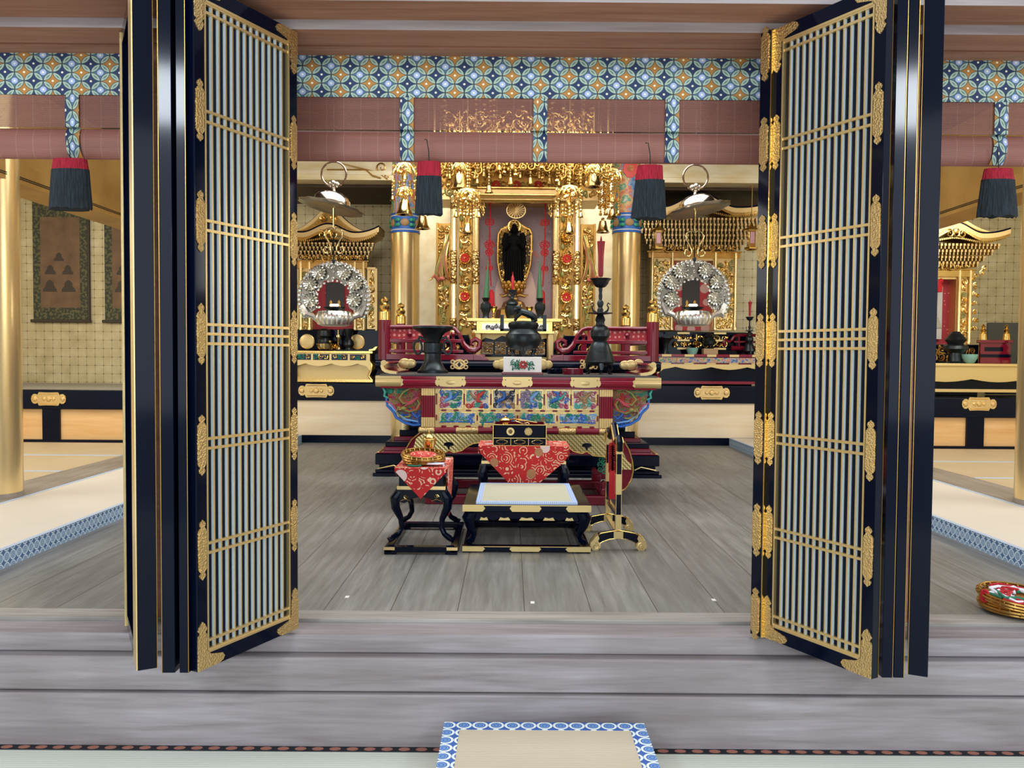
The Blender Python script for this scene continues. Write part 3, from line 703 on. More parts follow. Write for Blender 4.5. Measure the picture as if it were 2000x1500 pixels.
# ============================================================ central altar shrine
D = 9.2; s = D / 1620
P = lambda px, D_=None: X(px, D_ or D, 500)
ZZ = lambda y, D_=None: Z(y, D_ or D, 1000)
t = thing('altar_shrine', 'tall gold altar shrine with twin columns and carved panels around the standing statue', 'shrine', (0, 9.3, 1.095))
zb = ZZ(655)
mb = MB().box(P(845), P(1170), 9.15, 9.95, 1.095, zb); obj('shrine_base', mb, 'black', t, .004)
mb = MB()
for i in range(5):
    a = 943 + i * 25.5; mb.box(P(a, 9.1), P(a + 21, 9.1), 9.10, 9.14, Z(692, 9.1), Z(668, 9.1))
obj('base_panels', mb, 'cream', t)
mb = MB()
for i in range(5):
    a = 943 + i * 25.5; scrolls(mb, P(a, 9.1), P(a + 21, 9.1), Z(692, 9.1), Z(668, 9.1), 9.095, .03, .006, 40 + i)
obj('base_carving', mb, 'gold', t)
for a in (886, 929, 1086, 1127):
    r = (6.8 if a in (929, 1086) else 6.2) * s; mb = MB().lathe([(r * 1.2, zb), (r * 1.2, zb + .04), (r, zb + .05), (r, ZZ(392))], (P(a), D, 0), 20)
    mb.lathe([(r * 1.3, 0), (r * 1.5, .03), (r * 1.2, .05)], (P(a), D, ZZ(392)), 16); c = obj('column', mb, 'goldp', t)
    for z0, z1 in ((490, 556), (622, 645), (396, 410)):
        obj('chased_sleeve', MB().lathe([(r, ZZ(z1)), (r + .004, ZZ(z1) + .006), (r + .004, ZZ(z0) - .006), (r, ZZ(z0))], (P(a), D, 0), 20), 'chased', c)
rnd = random.Random(9)
for a, b in ((895, 921), (1094, 1120)):
    xc = (P(a) + P(b)) / 2; obj('panel_board', MB().box(P(a), P(b), D + .06, D + .08, zb, ZZ(392)), 'goldd', t)
    mb = MB(); n = 9
    for i in range(n + 1):
        y = 412 + i * 27; dr = 1 if i % 2 else -1
        if y > 650: continue
        mb.curl((xc + dr * .018, D + .035, ZZ(y)), .062, 1.5, PI / 2, .013, 0, dr, 16, tail=(xc - dr * .05, D + .04, ZZ(y - 14)))
        mb.curl((xc - dr * .035, D + .04, ZZ(y + 9)), .035, 1.3, 0, .009, 0, -dr, 12); mb.curl((xc + dr * .05, D + .04, ZZ(y + 12)), .026, 1.2, 2, .008, 0, dr, 10)
        mb.ball((xc + dr * .045, D + .03, ZZ(y + 14)), .02, 8, 1, sz=1.6, sy=.5)
    obj('openwork_scrolls', mb, ['gold', 'olive'], t)
    for y in (505, 580) + ((460,) if a > 1000 else ()):
        mb = MB()  .flower((xc, D + .0, ZZ(y)), .070, 16, 1, 0, .02); mb.flower((xc, D - .012, ZZ(y)), .050, 12, 0, 1, .02); obj('rosette', mb, ['redp' if y != 460 else 'gold', 'gold'], t)
for a, b, sd in ((853, 879, -1), (1137, 1162, 1)):
    x0, x1 = P(a), P(b); mb = MB().box(x0, x1, D + .08, D + .10, zb, ZZ(435))
    for x in (x0, x1): mb.box(x - .012, x + .012, D + .04, D + .10, zb, ZZ(435))
    obj('panel_board', mb, 'goldd', t)
    mb = MB(); scrolls(mb, x0 + .02, x1 - .02, zb + .04, ZZ(600), D + .05, .04, .010, 3, (0, 0, 1)); scrolls(mb, x0 + .02, x1 - .02, ZZ(455), ZZ(438), D + .05, .035, .009, 4, (0, 1))
    bx = (x0 + x1) / 2; rnd = random.Random(a)      # the long-tailed bird: sweeping plumes over a branch
    for k in range(9):
        pts = []; o = (k - 4) * .014
        for j in range(9):
            f = j / 8; pts.append((bx + sd * (-.02 + o * 1.2 * (1 - f * .3) + .05 * math.sin(f * 3 + k * .2)), D + .04 - .02 * math.sin(f * PI), ZZ(555 - f * 85 - (k % 3) * 6)))
        mb.tube(pts, [.004 + .008 * math.sin(PI * (j + .6) / 9.5) for j in range(9)], 5, (0, 2, 1, 0, 3)[k % 5])
    mb.ball((bx + sd * .02, D + .03, ZZ(545)), .042, 12, 2, sz=.6, sy=.5); mb.tube([(bx + sd * .05, D + .0, ZZ(548)), (bx + sd * .10, D - .03, ZZ(540)), (bx + sd * .125, D - .04, ZZ(546))], [.02, .018, .012], 6, 2)
    mb.tube([(bx + sd * .12, D - .04, ZZ(546)), (bx + sd * .16, D - .05, ZZ(550))], [.011, .002], 5, 4)
    mb.tube([(bx, D + .05, ZZ(610)), (bx + .03, D + .05, ZZ(590)), (bx - .02, D + .05, ZZ(570)), (bx + sd * .02, D + .04, ZZ(552))], [.02, .016, .013, .01], 6, 0)
    scrolls(mb, x0 + .015, x1 - .015, ZZ(600), ZZ(556), D + .05, .03, .008, 7, (0, 0, 1, 4)); scrolls(mb, x0 + .015, x1 - .015, ZZ(548), ZZ(455), D + .07, .036, .007, 9, (0, 4, 0, 1), .4)
    for k in range(10): mb.ball((bx + rnd.uniform(-.06, .06), D + .04, ZZ(rnd.uniform(560, 600))), .016, 6, rnd.choice((0, 1, 3)), sz=1.5, sy=.5)
    obj('phoenix_carving', mb, ['gold', 'olive', mat('faded_vermilion', '#b0604a', .45, .2), 'tan', 'goldd'], t)
# header
mb = MB().box(P(845), P(1170), D - .02, D + .5, ZZ(392), ZZ(372)); mb.box(P(925), P(1090), D - .10, D, ZZ(385), ZZ(372)); obj('lintel', mb, 'goldm', t, .006)
mb = MB().box(P(845), P(1170), D, D + .5, ZZ(372), ZZ(300)); obj('header_board', mb, 'goldd', t)
mb = MB(); mb.tube([(P(936), D - .01, ZZ(394)), (P(1080), D - .01, ZZ(394))], .02, 8); mb.tube([(P(936), D - .12, ZZ(384)), (P(1080), D - .12, ZZ(384))], .012, 6); mb.tube([(P(932), D - .12, ZZ(371)), (P(1084), D - .12, ZZ(371))], .012, 6)
obj('lintel_moulding', mb, 'gold', t)
for x in (968, 1008, 1050):
    mb = MB().flower((P(x), D - .02, ZZ(362)), .05, 14, 1, 0); obj('rosette', mb, ['gold', 'redp'], t)
mb = MB(); scrolls(mb, P(938), P(1080), ZZ(370), ZZ(352), D - .01, .035, .009, 12, (0, 0, 1)); scrolls(mb, P(850), P(936), ZZ(385), ZZ(330), D - .03, .045, .011, 13, (0, 0, 0, 1)); scrolls(mb, P(1080), P(1166), ZZ(385), ZZ(330), D - .03, .045, .011, 14, (0, 0, 0, 1)); scrolls(mb, P(938), P(1080), ZZ(345), ZZ(318), D - .05, .04, .01, 15)
obj('header_carving', mb, ['goldd', 'olive'], t)
for a, b in ((935, 948), (1068, 1080)):
    mb = MB(); scrolls(mb, P(a), P(b), ZZ(420), ZZ(395), D + .01, .028, .008, a); obj('corner_carving', mb, 'gold', t)
mb = MB().box(P(935), P(1080), 9.62, 9.64, zb, ZZ(388)); obj('back_cloth', mb, 'cloth2', t)
mb = MB().prism([(P(968), zb), (P(966), ZZ(560)), (P(976), ZZ(525)), (P(1008), ZZ(500)), (P(1040), ZZ(525)), (P(1050), ZZ(560)), (P(1048), zb)], 'y', 9.605, 9.62); obj('pale_cloth', mb, 'peach', t)
mb = MB().box(P(935) - .01, P(935), 9.25, 9.64, zb, ZZ(390)); obj('recess_side', mb, 'cloth2', t); obj('recess_side', MB().box(P(1080), P(1080) + .01, 9.25, 9.64, zb, ZZ(390)), 'cloth2', t)
# gilt apron and small scroll feet at the foot of the shrine
mb = MB(); D2 = 9.05
pts = [(928, 651), (1087, 651), (1090, 668), (1080, 668), (1068, 660), (1050, 664), (1035, 656), (1008, 662), (980, 656), (965, 664), (948, 660), (936, 668), (925, 668)]
mb.prism([(X(a, D2, 660), Z(b, D2)) for a, b in pts], 'y', D2, D2 + .02)
for a in (920, 1096): mb.tube([(X(a, D2, 660), D2, Z(652, D2)), (X(a + (6 if a < 1000 else -6), D2), D2, Z(672, D2)), (X(a, D2), D2, Z(688, D2))], [.04, .03, .05], 8)
obj('gilt_apron', mb, 'goldm', t)
mb = MB().box(P(912, 8.6), P(1100, 8.6), 8.6, 8.95, Z(628, 8.6), Z(622, 8.6)); t2 = thing('offering_table', 'low gold and white offering table in front of the central statue', 'table', (0, 8.75, 1.095)); obj('tabletop', mb, 'gold', t2, .003)
mb = MB().box(P(932, 8.62), P(1080, 8.62), 8.62, 8.92, Z(648, 8.62), Z(628, 8.62)); mb.box(P(928, 8.62), P(1084, 8.62), 8.61, 8.93, Z(651, 8.62), Z(647, 8.62)); obj('table_box', mb, 'gold', t2)
mb = MB().box(P(942, 8.6), P(1072, 8.6), 8.605, 8.62, Z(645, 8.6), Z(632, 8.6)); obj('white_panel', mb, 'white', t2)
mb = MB(); scrolls(mb, P(950, 8.6), P(982, 8.6), Z(643, 8.6), Z(634, 8.6), 8.6, .022, .004, 3); scrolls(mb, P(1040, 8.6), P(1066, 8.6), Z(643, 8.6), Z(634, 8.6), 8.6, .022, .004, 4); obj('panel_carving', mb, 'bronze', t2)
for a in (935, 1077):
    obj('leg', MB().box(P(a, 8.65) - .03, P(a, 8.65) + .03, 8.63, 8.69, 1.095, Z(650, 8.62)), 'goldm', t2, .01); mb = MB().box(P(a, 8.65) - .03, P(a, 8.65) + .03, 8.86, 8.92, 1.095, Z(650, 8.62)); obj('leg', mb, 'goldm', t2, .01)
mb = MB().box(P(945, 9.0), P(1070, 9.0), 9.0, 9.15, 1.095, 1.125); obj('foot_rail', mb, 'goldm', t2)
# ---- statue
D = 9.4; s = D / 1620; xc = X(1004, D, 500); Yc = D
t = thing('buddha_statue', 'black robed standing buddha statue with lacy dark gold halo in the central shrine', 'statue', (xc, D, zb), None)
zq = lambda y: Z(y, D)
mb = MB().lathe([(r * s, zq(y)) for r, y in ((20, 553), (19, 545), (17, 520), (18, 492), (19, 478), (17, 467), (13, 461), (6, 459), (4.5, 455))], (xc, Yc, 0), 24, lobes=10, la=.03, sy=.7)
for q in (-1, 1):      # sleeves hanging from bent forearms
    mb.tube([(xc + q * 15 * s, Yc, zq(456)), (xc + q * 19 * s, Yc - .02, zq(474)), (xc + q * 17 * s, Yc - .07, zq(486)), (xc + q * 10 * s, Yc - .11, zq(478))], [5 * s, 5.5 * s, 5 * s, 3 * s], 10)
    mb.tube([(xc + q * 18 * s, Yc - .02, zq(484)), (xc + q * 19 * s, Yc - .02, zq(505)), (xc + q * 17 * s, Yc - .02, zq(528))], [5 * s, 4 * s, 2 * s], 8)
for k in range(7):
    x = (k - 3) * 4.2 * s; mb.tube([(xc + x * .8, Yc - .075, zq(490)), (xc + x, Yc - .082, zq(520)), (xc + x * 1.1, Yc - .086, zq(550))], .009, 5)
mb.ball((xc, Yc - .01, zq(449)), 6.6 * s, 16, sz=1.22); mb.ball((xc, Yc, zq(441)), 3.6 * s, 10)
mb.tube([(xc, Yc - .05, zq(450)), (xc, Yc - .060, zq(453))], [.004, .007], 5)
for q in (-1, 1): mb.ball((xc + q * 6.6 * s, Yc, zq(450)), .011, 6, sz=2)
for q in (-1, 1):
    hx, hz = xc + q * 8 * s, zq(476); mb.ball((hx, Yc - .12, hz), .016, 8, sz=1.3)
    for k in range(5): mb.tube([(hx + (k - 2) * .007, Yc - .13, hz + .01), (hx + (k - 2) * .009, Yc - .135, hz + .034 - abs(k - 2) * .004)], .0035, 5)
obj('robed_body', mb, 'robe', t)
mb = MB(); n = 34; out = []
for i in range(n + 1):
    a = i / n; yy = 556 - 112 * math.sin(a * PI / 2) if False else None
L = [(984, 553), (978, 535), (974, 510), (974, 480), (975, 456), (981, 446), (990, 443), (996, 436), (1000, 433), (1008, 431), (1016, 433), (1020, 438), (1028, 443), (1036, 446), (1040, 455), (1040, 485), (1038, 515), (1032, 538), (1024, 553)]
Pn = [(X(a - 2, D, 500), zq(b)) for a, b in L]
mb.tube([(a, Yc + .07, b) for a, b in Pn], .016, 6); obj('halo_board', MB().prism(Pn, 'y', Yc + .085, Yc + .095), M['halo'], t)
rnd = random.Random(4)
for i in range(330):
    f = rnd.random() * (len(Pn) - 1); k = int(f); q = f - k; ax = Pn[k][0] * (1 - q) + Pn[k + 1][0] * q; az = Pn[k][1] * (1 - q) + Pn[k + 1][1] * q
    g = rnd.uniform(.0, .5); cx = ax + (xc - ax) * g; cz = az + (zq(500) - az) * g * (.15 if az > zq(470) else .05)
    if rnd.random() < .6: mb.curl((cx, Yc + .06, cz), rnd.uniform(.012, .024), 1.2, rnd.random() * 6, .005, rnd.choice((0, 0, 1)), rnd.choice((-1, 1)), 8)
    else: mb.ball((cx, Yc + .055, cz), rnd.uniform(.004, .009), 5, rnd.choice((0, 1, 1)))
obj('openwork_halo', mb, ['goldd', 'gold'], t)
mb = MB().ring((xc, Yc + .04, zq(441)), .068, .012, 24); 
for k in range(12): mb.curl((xc + .045 * math.cos(k * .524), Yc + .03, zq(441) + .045 * math.sin(k * .524)), .018, 1.2, k, .007)
obj('head_halo', mb, 'gold', t)
mb = MB().lathe([(r * s, zq(y)) for r, y in ((9, 574), (15, 570), (20, 560), (21, 553), (17, 551))], (xc, Yc, 0), 20)
for row, (yy, R_) in enumerate(((568, 16), (560, 20), (554, 20))):
    for k in range(12):
        a = 2 * PI * (k + row * .5) / 12; mb.ball((xc + R_ * s * math.cos(a), Yc + R_ * s * math.sin(a), zq(yy)), .028, 8, sz=1.1)
obj('lotus_seat', mb, 'goldd', t)
mb = MB().lathe([(r * s, zq(y)) for r, y in ((45, 651), (42, 630), (36, 620), (34, 606), (24, 600), (20, 590), (9, 585), (7, 576), (9, 573))], (xc, Yc, 0), 8)
for q in (-1, 1): mb.tube([(xc, Yc - .03, zq(580)), (xc + q * 12 * s, Yc - .05, zq(576)), (xc + q * 22 * s, Yc - .05, zq(579)), (xc + q * 28 * s, Yc - .05, zq(576))], [.01, .022, .018, .003], 6)
obj('pedestal', mb, 'goldd', t)
mb = MB(); cx = X(1008, 9.3, 411); cz = Z(411, 9.3); mb.ring((cx, 9.3, cz), .105, .007, 30, sz=.82)
for k in range(18):
    a = 2 * PI * k / 18; mb.tube([(cx, 9.3, cz), (cx + .09 * math.cos(a), 9.3, cz + .075 * math.sin(a)), (cx + .108 * math.cos(a), 9.3, cz + .09 * math.sin(a))], [.004, .012, .003], 5)
mb.box(cx - .01, cx + .01, 9.29, 9.31, cz + .08, Z(386, 9.3)); solo('round_pendant', mb, 'goldm', 'round openwork gold pendant hanging above the head of the statue', 'ornament')
for px in (956, 1064):
    x = X(px, 9.3, 500); f = lambda y: Z(y, 9.3); mb = MB(); q = 1 if px < 1000 else -1
    mb.tube([(x, 9.3, f(392)), (x + .003, 9.3, f(430)), (x - .002, 9.3, f(500)), (x + q * .02, 9.3, f(560))], .008, 6)
    for y, r in ((434, .045), (478, .05), (493, .04), (524, .035)):
        for a in (.4, 2.7, 3.6, 5.8) if y not in (478, 493) else (0, 1, 2, 3, 4, 5): mb.ring((x + r * .6 * math.cos(a), 9.3, f(y) + r * .5 * math.sin(a)), r * .5, .005, 10)
    mb.lathe([(.012, 0), (.03, -.03), (.034, -.14), (.04, -.19)], (x + q * .025, 9.3, f(566)), 10)
    solo('knotted_cord', mb, 'redcord', 'red knotted silk cord with tassel on the %s of the statue' % ('left' if px < 1000 else 'right'), 'cord', 'red cords beside the statue')
# ---- objects on the offering table
zt2 = Z(621.5, 8.6); D = 8.72; s = D / 1620
for px in (949, 1055):
    x = X(px, D, 580); t = thing('green_candle', 'slim green candle in dark bottle holder at the %s end of the white offering table' % ('left' if px < 1000 else 'right'), 'candle', (x, D, zt2), 'green candles on the offering table')
    obj('holder', MB().lathe([(8 * s, 0), (6 * s, 4 * s), (6.5 * s, 9 * s), (11 * s, 20 * s), (10 * s, 28 * s), (5 * s, 33 * s), (8 * s, 40 * s)], (x, D, zt2), 18), 'bronze', t)
    obj('candle_stick', MB().tube([(x, D, zt2 + 40 * s), (x + (.004 if px < 1000 else -.004), D, zt2 + 40 * s + .01), (x + (.02 if px < 1000 else -.01), D, zt2 + 112 * s)], [6 * s, 6 * s, .8 * s], 12), 'greenc', t)
x = X(1000, D, 600); t = thing('incense_burner', 'small dark lidded incense burner in front of the statue', 'incense burner', (x, D, zt2))
obj('burner_bowl', MB().lathe([(10 * s, 0), (12 * s, 6 * s), (14 * s, 14 * s), (14 * s, 24 * s), (10 * s, 28 * s)], (x, D, zt2), 18), 'bronze', t)
obj('lid', MB().lathe([(13 * s, 28 * s), (12 * s, 32 * s), (6 * s, 37 * s), (3 * s, 40 * s)], (x, D, zt2), 18), 'bronze', t)
mb = MB()
for q in (-1, 1): mb.ring((x + q * 5 * s, D, zt2 + 46 * s), 4 * s, 1.3 * s, 12)
mb.ball((x, D, zt2 + 40 * s), 3 * s, 8); obj('lid_knob', mb, 'bronze', t)
x = X(1001, 8.85, 600); t = thing('small_candlestick', 'tiny red candle on low dark stand just behind the small burner', 'candlestick', (x, 8.85, zt2)); s = 8.85 / 1620
obj('stand', MB().lathe([(9 * s, 0), (4 * s, 10 * s), (2 * s, 30 * s), (3 * s, 44 * s), (9 * s, 56 * s), (9 * s, 57 * s)], (x, 8.85, zt2), 14), 'bronze', t)
obj('red_candle', MB().lathe([(2 * s, 58 * s), (3.4 * s, 80 * s), (.8 * s, 86 * s), (.3 * s, 92 * s)], (x, 8.85, zt2), 10), 'candleb', t)
for px, l in ((964, 'left'), (1034, 'right')):
    x = X(px, 8.8, 610); s = 8.8 / 1620; solo('gilt_cup', MB().lathe([(6 * s, 0), (3 * s, 3 * s), (2 * s, 10 * s), (5 * s, 16 * s), (8 * s, 22 * s), (8 * s, 24 * s)], (x, 8.8, zt2), 14), 'gold', 'small gold stemmed cup %s of the little incense burner' % l, 'cup', 'gold cups on the offering table')
# ============================================================ canopy and hanging ornaments
def bell(mb, x, y, z, r, m=0):   # hangs below z
    return mb.lathe([(r * .18, 0), (r * .5, -r * .15), (r * .6, -r * .6), (r * .72, -r * 1.3), (r * 1.0, -r * 1.75), (r * 1.08, -r * 1.85), (r * .9, -r * 1.85), (r * .1, -r * 1.3)], (x, y, z), 12, m)
def beads(mb, x, y, z0, z1, r=.012, m=0, gap=.03):
    n = max(1, int((z0 - z1) / gap))
    mb.tube([(x, y, z0), (x, y, z1)], r * .25, 4, m)
    for i in range(n): mb.ball((x, y, z0 - (i + .5) * (z0 - z1) / n), r * (1.0 if i % 3 else 1.5), 6, m)
def crown(mb, x, y, z, w, h, seed, m=0):
    rnd = random.Random(seed)
    for q in (-1, 1):
        mb.tube([(x, y, z), (x + q * w * .25, y - .01, z - h * .1), (x + q * w * .45, y - .02, z - h * .5), (x + q * w * .5, y - .02, z - h * .75), (x + q * w * .42, y - .02, z - h * .8)], [.012, .016, .014, .010, .004], 6, m)
        mb.curl((x + q * w * .22, y - .015, z - h * .55), w * .15, 1.3, 1, .010, m, q, 12); mb.curl((x + q * w * .42, y, z - h * .25), w * .10, 1.2, 2, .008, m, -q, 10)
        mb.curl((x + q * w * .12, y - .02, z - h * .2), w * .10, 1.2, 0, .008, m, q, 10)
        for k in range(5): mb.ball((x + q * rnd.uniform(.05, .5) * w, y - rnd.uniform(-.04, .05), z - rnd.uniform(.1, .9) * h), rnd.uniform(.008, .018), 6, m)
def ornament(cx, D, segs, label, seed):
    top = Z(segs[0][1], D, cx); x = X(cx, D, 380); bot = Z(segs[-1][2], D, cx)
    t = thing('hanging_ornament', label, 'ornament', (x, D, bot), 'gold hanging ornaments above the altar')
    obj('suspension_chain', (lambda m_: (beads(m_, x, D, Z(285, D), top, .012), m_.cyl((x, D, 3.85), (x, D, Z(285, D)), .004, 5), m_)[2])(MB()), 'gold', t)
    rnd = random.Random(seed); s = D / 1620
    for kind, y0, y1, w in segs:
        z0, z1 = Z(y0, D, cx), Z(y1, D, cx); mb = MB(); ww = w * s
        if kind == 'bell': bell(mb, x, D, z0, (z0 - z1) / 1.85 * .98); mb.ball((x, D, z0 + .01), .02, 8); obj('bell', mb, 'brass', t)
        elif kind == 'crown': crown(mb, x, D, z0, ww, z0 - z1, seed); crown(mb, x, D - .05, z0 - .02, ww * .6, (z0 - z1) * .8, seed + 1); obj('openwork_crown', mb, 'gold', t)
        elif kind == 'beads':
            for k in range(5): mb = MB(); beads(mb, x + (k - 2) * ww / 4, D + (k % 2) * .05 - .02, z0, z1 - rnd.uniform(-.03, .05), .013); obj('bead_string', mb, 'gold', t)
        elif kind == 'cyl': mb.lathe([(ww * .3, 0), (ww * .5, -.01), (ww * .42, (z1 - z0) * .5), (ww * .5, z1 - z0 + .01), (ww * .3, z1 - z0)], (x, D, z0), 12); obj('drum', mb, 'gold', t)
        elif kind == 'drop':
            for k in range(5):
                a = 2 * PI * k / 5 + .3; mb.tube([(x, D, (z0 + z1) / 2), (x + ww * .5 * math.cos(a), D, (z0 + z1) / 2 + ww * .5 * math.sin(a))], [.012, .002], 5)
            obj('star_drop', mb, 'gold', t)
        elif kind == 'side':
            for q in (-1, 1):
                mb = MB(); xx = x + q * ww / 2; beads(mb, xx, D, z0, z1 + .05, .011); bell(mb, xx, D, z1 + .05, .028); obj('side_string', mb, 'gold', t)
ornament(790, 8.3, [('crown', 318, 350, 44), ('cyl', 335, 352, 10), ('beads', 352, 372, 40), ('side', 350, 392, 46), ('crown', 366, 392, 30), ('bell', 388, 420, 20)], 'gold bell ornament hanging in front of the left painted pillar', 1)
ornament(897, 8.3, [('cyl', 318, 334, 12), ('crown', 318, 340, 30), ('bell', 334, 370, 22), ('drop', 368, 382, 16)], 'large bright gold bell hanging right of the left thread tassel', 2)
ornament(913, 8.1, [('crown', 368, 404, 50), ('beads', 396, 424, 26), ('side', 390, 424, 44), ('cyl', 424, 442, 13), ('bell', 436, 456, 16), ('drop', 455, 468, 14)], 'gold ornament with arched crown and star drop, over the left column pair', 3)
ornament(1112, 8.1, [('crown', 362, 400, 50), ('cyl', 368, 400, 8), ('beads', 398, 424, 26), ('side', 388, 424, 44), ('cyl', 424, 440, 12), ('bell', 436, 456, 20)], 'gold ornament with arched crown over the right column pair', 4)
ornament(1159, 8.3, [('cyl', 318, 330, 12), ('crown', 322, 345, 34), ('bell', 332, 366, 22)], 'large bright gold bell hanging above the right carved panel', 5)
ornament(1196, 8.7, [('crown', 330, 360, 34), ('beads', 352, 400, 22), ('cyl', 380, 396, 14), ('side', 372, 420, 24), ('bell', 408, 428, 12)], 'gold bead ornament hanging beside the right painted pillar', 6)
ornament(825, 8.9, [('crown', 330, 352, 24), ('beads', 352, 418, 12), ('bell', 420, 448, 8)], 'thin gold bead string hanging just right of the left pillar', 7)
ornament(1178, 8.95, [('beads', 330, 412, 16), ('bell', 430, 455, 9)], 'thin gold bead string with tiny bell left of the right pillar', 8)
D = 8.45; t = thing('altar_canopy', 'gold openwork canopy fringed with small bells above the central shrine', 'canopy', (X(1015, D), D, Z(380, D)))
cx0, cx1 = X(845, D), X(1185, D); zt = Z(300, D)
mb = MB().box(cx0, cx1, D + .1, D + .9, zt, zt + .05); 
for qx in (cx0, cx1):
    for qy in (D + .1, D + .85): mb.cyl((qx, qy, zt + .05), (qx, qy, 3.85), .012, 8)
obj('canopy_frame', mb, 'goldm', t)
for i, (a, b, y0, y1) in enumerate(((845, 940, 300, 345), (940, 1085, 300, 330), (1085, 1190, 300, 345), (870, 1160, 215, 262))):
    mb = MB(); scrolls(mb, X(a, D), X(b, D), Z(y1, D), Z(y0, D), D + .02 * i, .045, .011, 20 + i, (0,), .4, 1.2); obj('openwork_fringe', mb, 'goldd' if i < 3 else 'gold', t)
rnd = random.Random(5)
for i, (px, y, r) in enumerate(((955, 362, .042), (997, 346, .042), (1036, 346, .042), (1073, 346, .042), (932, 350, .025), (977, 340, .026), (1016, 340, .026), (1053, 340, .026), (975, 322, .03), (1000, 320, .03), (1030, 320, .03), (1060, 322, .03), (860, 350, .03), (878, 340, .03), (1092, 352, .03), (1130, 345, .032), (1145, 352, .022), (945, 336, .026))):
    x = X(px, D, y) ; mb = MB(); yy = D - .12 + (i % 4) * .09; x = X(px, yy, y); z = Z(y, yy); beads(mb, x, yy, zt + .02, z, .011, 0, .028); bell(mb, x, yy, z, r); obj('bell_string', mb, 'brass', t)
for i in range(34):
    px = rnd.uniform(845, 1190); yy = D + rnd.uniform(-.2, .5); y1 = rnd.uniform(322, 348) if 930 < px < 1090 else rnd.uniform(330, 375)
    mb = MB(); x = X(px, yy, 330); beads(mb, x, yy, zt + .02, Z(y1, yy), rnd.uniform(.009, .014), 0, .03); mb.lathe([(.004, 0), (.022, -.015), (.024, -.03), (.004, -.05)], (x, yy, Z(y1, yy)), 8); obj('bead_string', mb, 'gold', t)
for i in range(30):
    px = rnd.uniform(860, 1170); mb = MB(); yy = D + rnd.uniform(-.1, .4); beads(mb, X(px, yy, 230), yy, zt + .55, zt + rnd.uniform(.0, .2), .016, 0, .05); obj('bead_string', mb, 'brass', t)
# ============================================================ front table
D = 6.3; s = D / 1620
px = lambda v, y=780, D_=6.3: X(v, D_, y)
zz = lambda y, D_=6.3: Z(y, D_, 1010)
ZT = zz(733); YB = 7.25; xl, xr = px(735), px(1290)
t = thing('front_altar_table', 'large crimson lacquer altar table with painted carved panels and gilt fittings', 'table', ((xl + xr) / 2, 6.7, 0))
mb = MB().box(xl + .02, xr - .02, D + .02, YB, ZT - .02, ZT); obj('tabletop', mb, mat('matt_grey_tabletop', '#3b3d40', .5), t)
mb = MB().box(xl + .005, xr - .005, D, YB, ZT - .032, ZT - .014).box(xl + .03, xr - .03, D + .015, YB, zz(760), ZT - .03)
n = 20; zc, rr = zz(748), zz(739) - zz(757)
mb.tube([(xl + .01, D + .03, zc), (xr - .01, D + .03, zc)], rr / 2, 20); obj('edge_moulding', mb, 'redb', t)
for a, b in ((733, 783), (1240, 1291)):
    mb = MB().tube([(px(a), D + .03, zc), (px(b), D + .03, zc)], rr / 2 + .003, 20); mb.box(px(a), px(b), D - .003, D + .3, ZT - .034, ZT - .012)
    q = 1 if a < 1000 else -1; e = px(b) if q > 0 else px(a)
    mb.prism([(e, zc - .03), (e + q * .02, zc - .018), (e + q * .012, zc), (e + q * .02, zc + .018), (e, zc + .03)], 'y', D - .006, D); obj('gilt_end_cap', mb, 'palegold', t)
for c in (880, 1010, 1143):
    mb = MB(); w, h = .235, .058; q = [(.5, 0), (.48, .3), (.42, .5), (.38, .3), (.34, .5), (.1, .56)]
    o = q + [(-x, z) for x, z in q[::-1]]; o = o + [(x, -z) for x, z in o[-2:0:-1]]
    mb.prism([(px(c) + x * w, zc + z * h) for x, z in o], 'y', D - .010, D + .02); mb.ball((px(c), D - .006, zc), .05, 14, sz=.45, sy=.12)
    obj('gilt_fitting', mb, 'palegold', t)
    obj('gilt_fitting', MB().box(px(c) - .11, px(c) + .11, D - .003, D + .05, ZT - .033, ZT - .013), 'palegold', t)
# up-curled ends
for q, e in ((-1, xl), (1, xr)):
    prof = [(0, .0), (.05, .002), (.09, .012), (.115, .035), (.125, .07), (.118, .10), (.10, .115), (.08, .112), (.07, .10), (.078, .088), (.09, .092), (.10, .085), (.10, .065), (.09, .045), (.07, .032), (.03, .024), (0, .022)]
    P2 = [(e - q * .135 + q * a, ZT + b * .85) for a, b in prof]
    obj('upturned_end', MB().prism(P2, 'y', D + .22, YB - .02), 'red', t)
    obj('gilt_end_tip', MB().prism(P2, 'y', D + .13, D + .22), 'goldm', t)
    mb = MB().cyl((e - q * .035, D + .125, ZT + .085), (e - q * .035, D + .14, ZT + .085), .022, 16); mb.cyl((e - q * .035, D + .12, ZT + .085), (e - q * .035, D + .13, ZT + .085), .012, 12); obj('gilt_boss', mb, 'palegold', t)
    obj('gilt_wrap', MB().ball((e - q * .175, YB - .25, ZT + .075), .048, 16, sz=.8, sy=.2).ball((e - q * .125, YB - .25, ZT + .075), .055, 16, sz=.8, sy=.2), 'palegold', t)
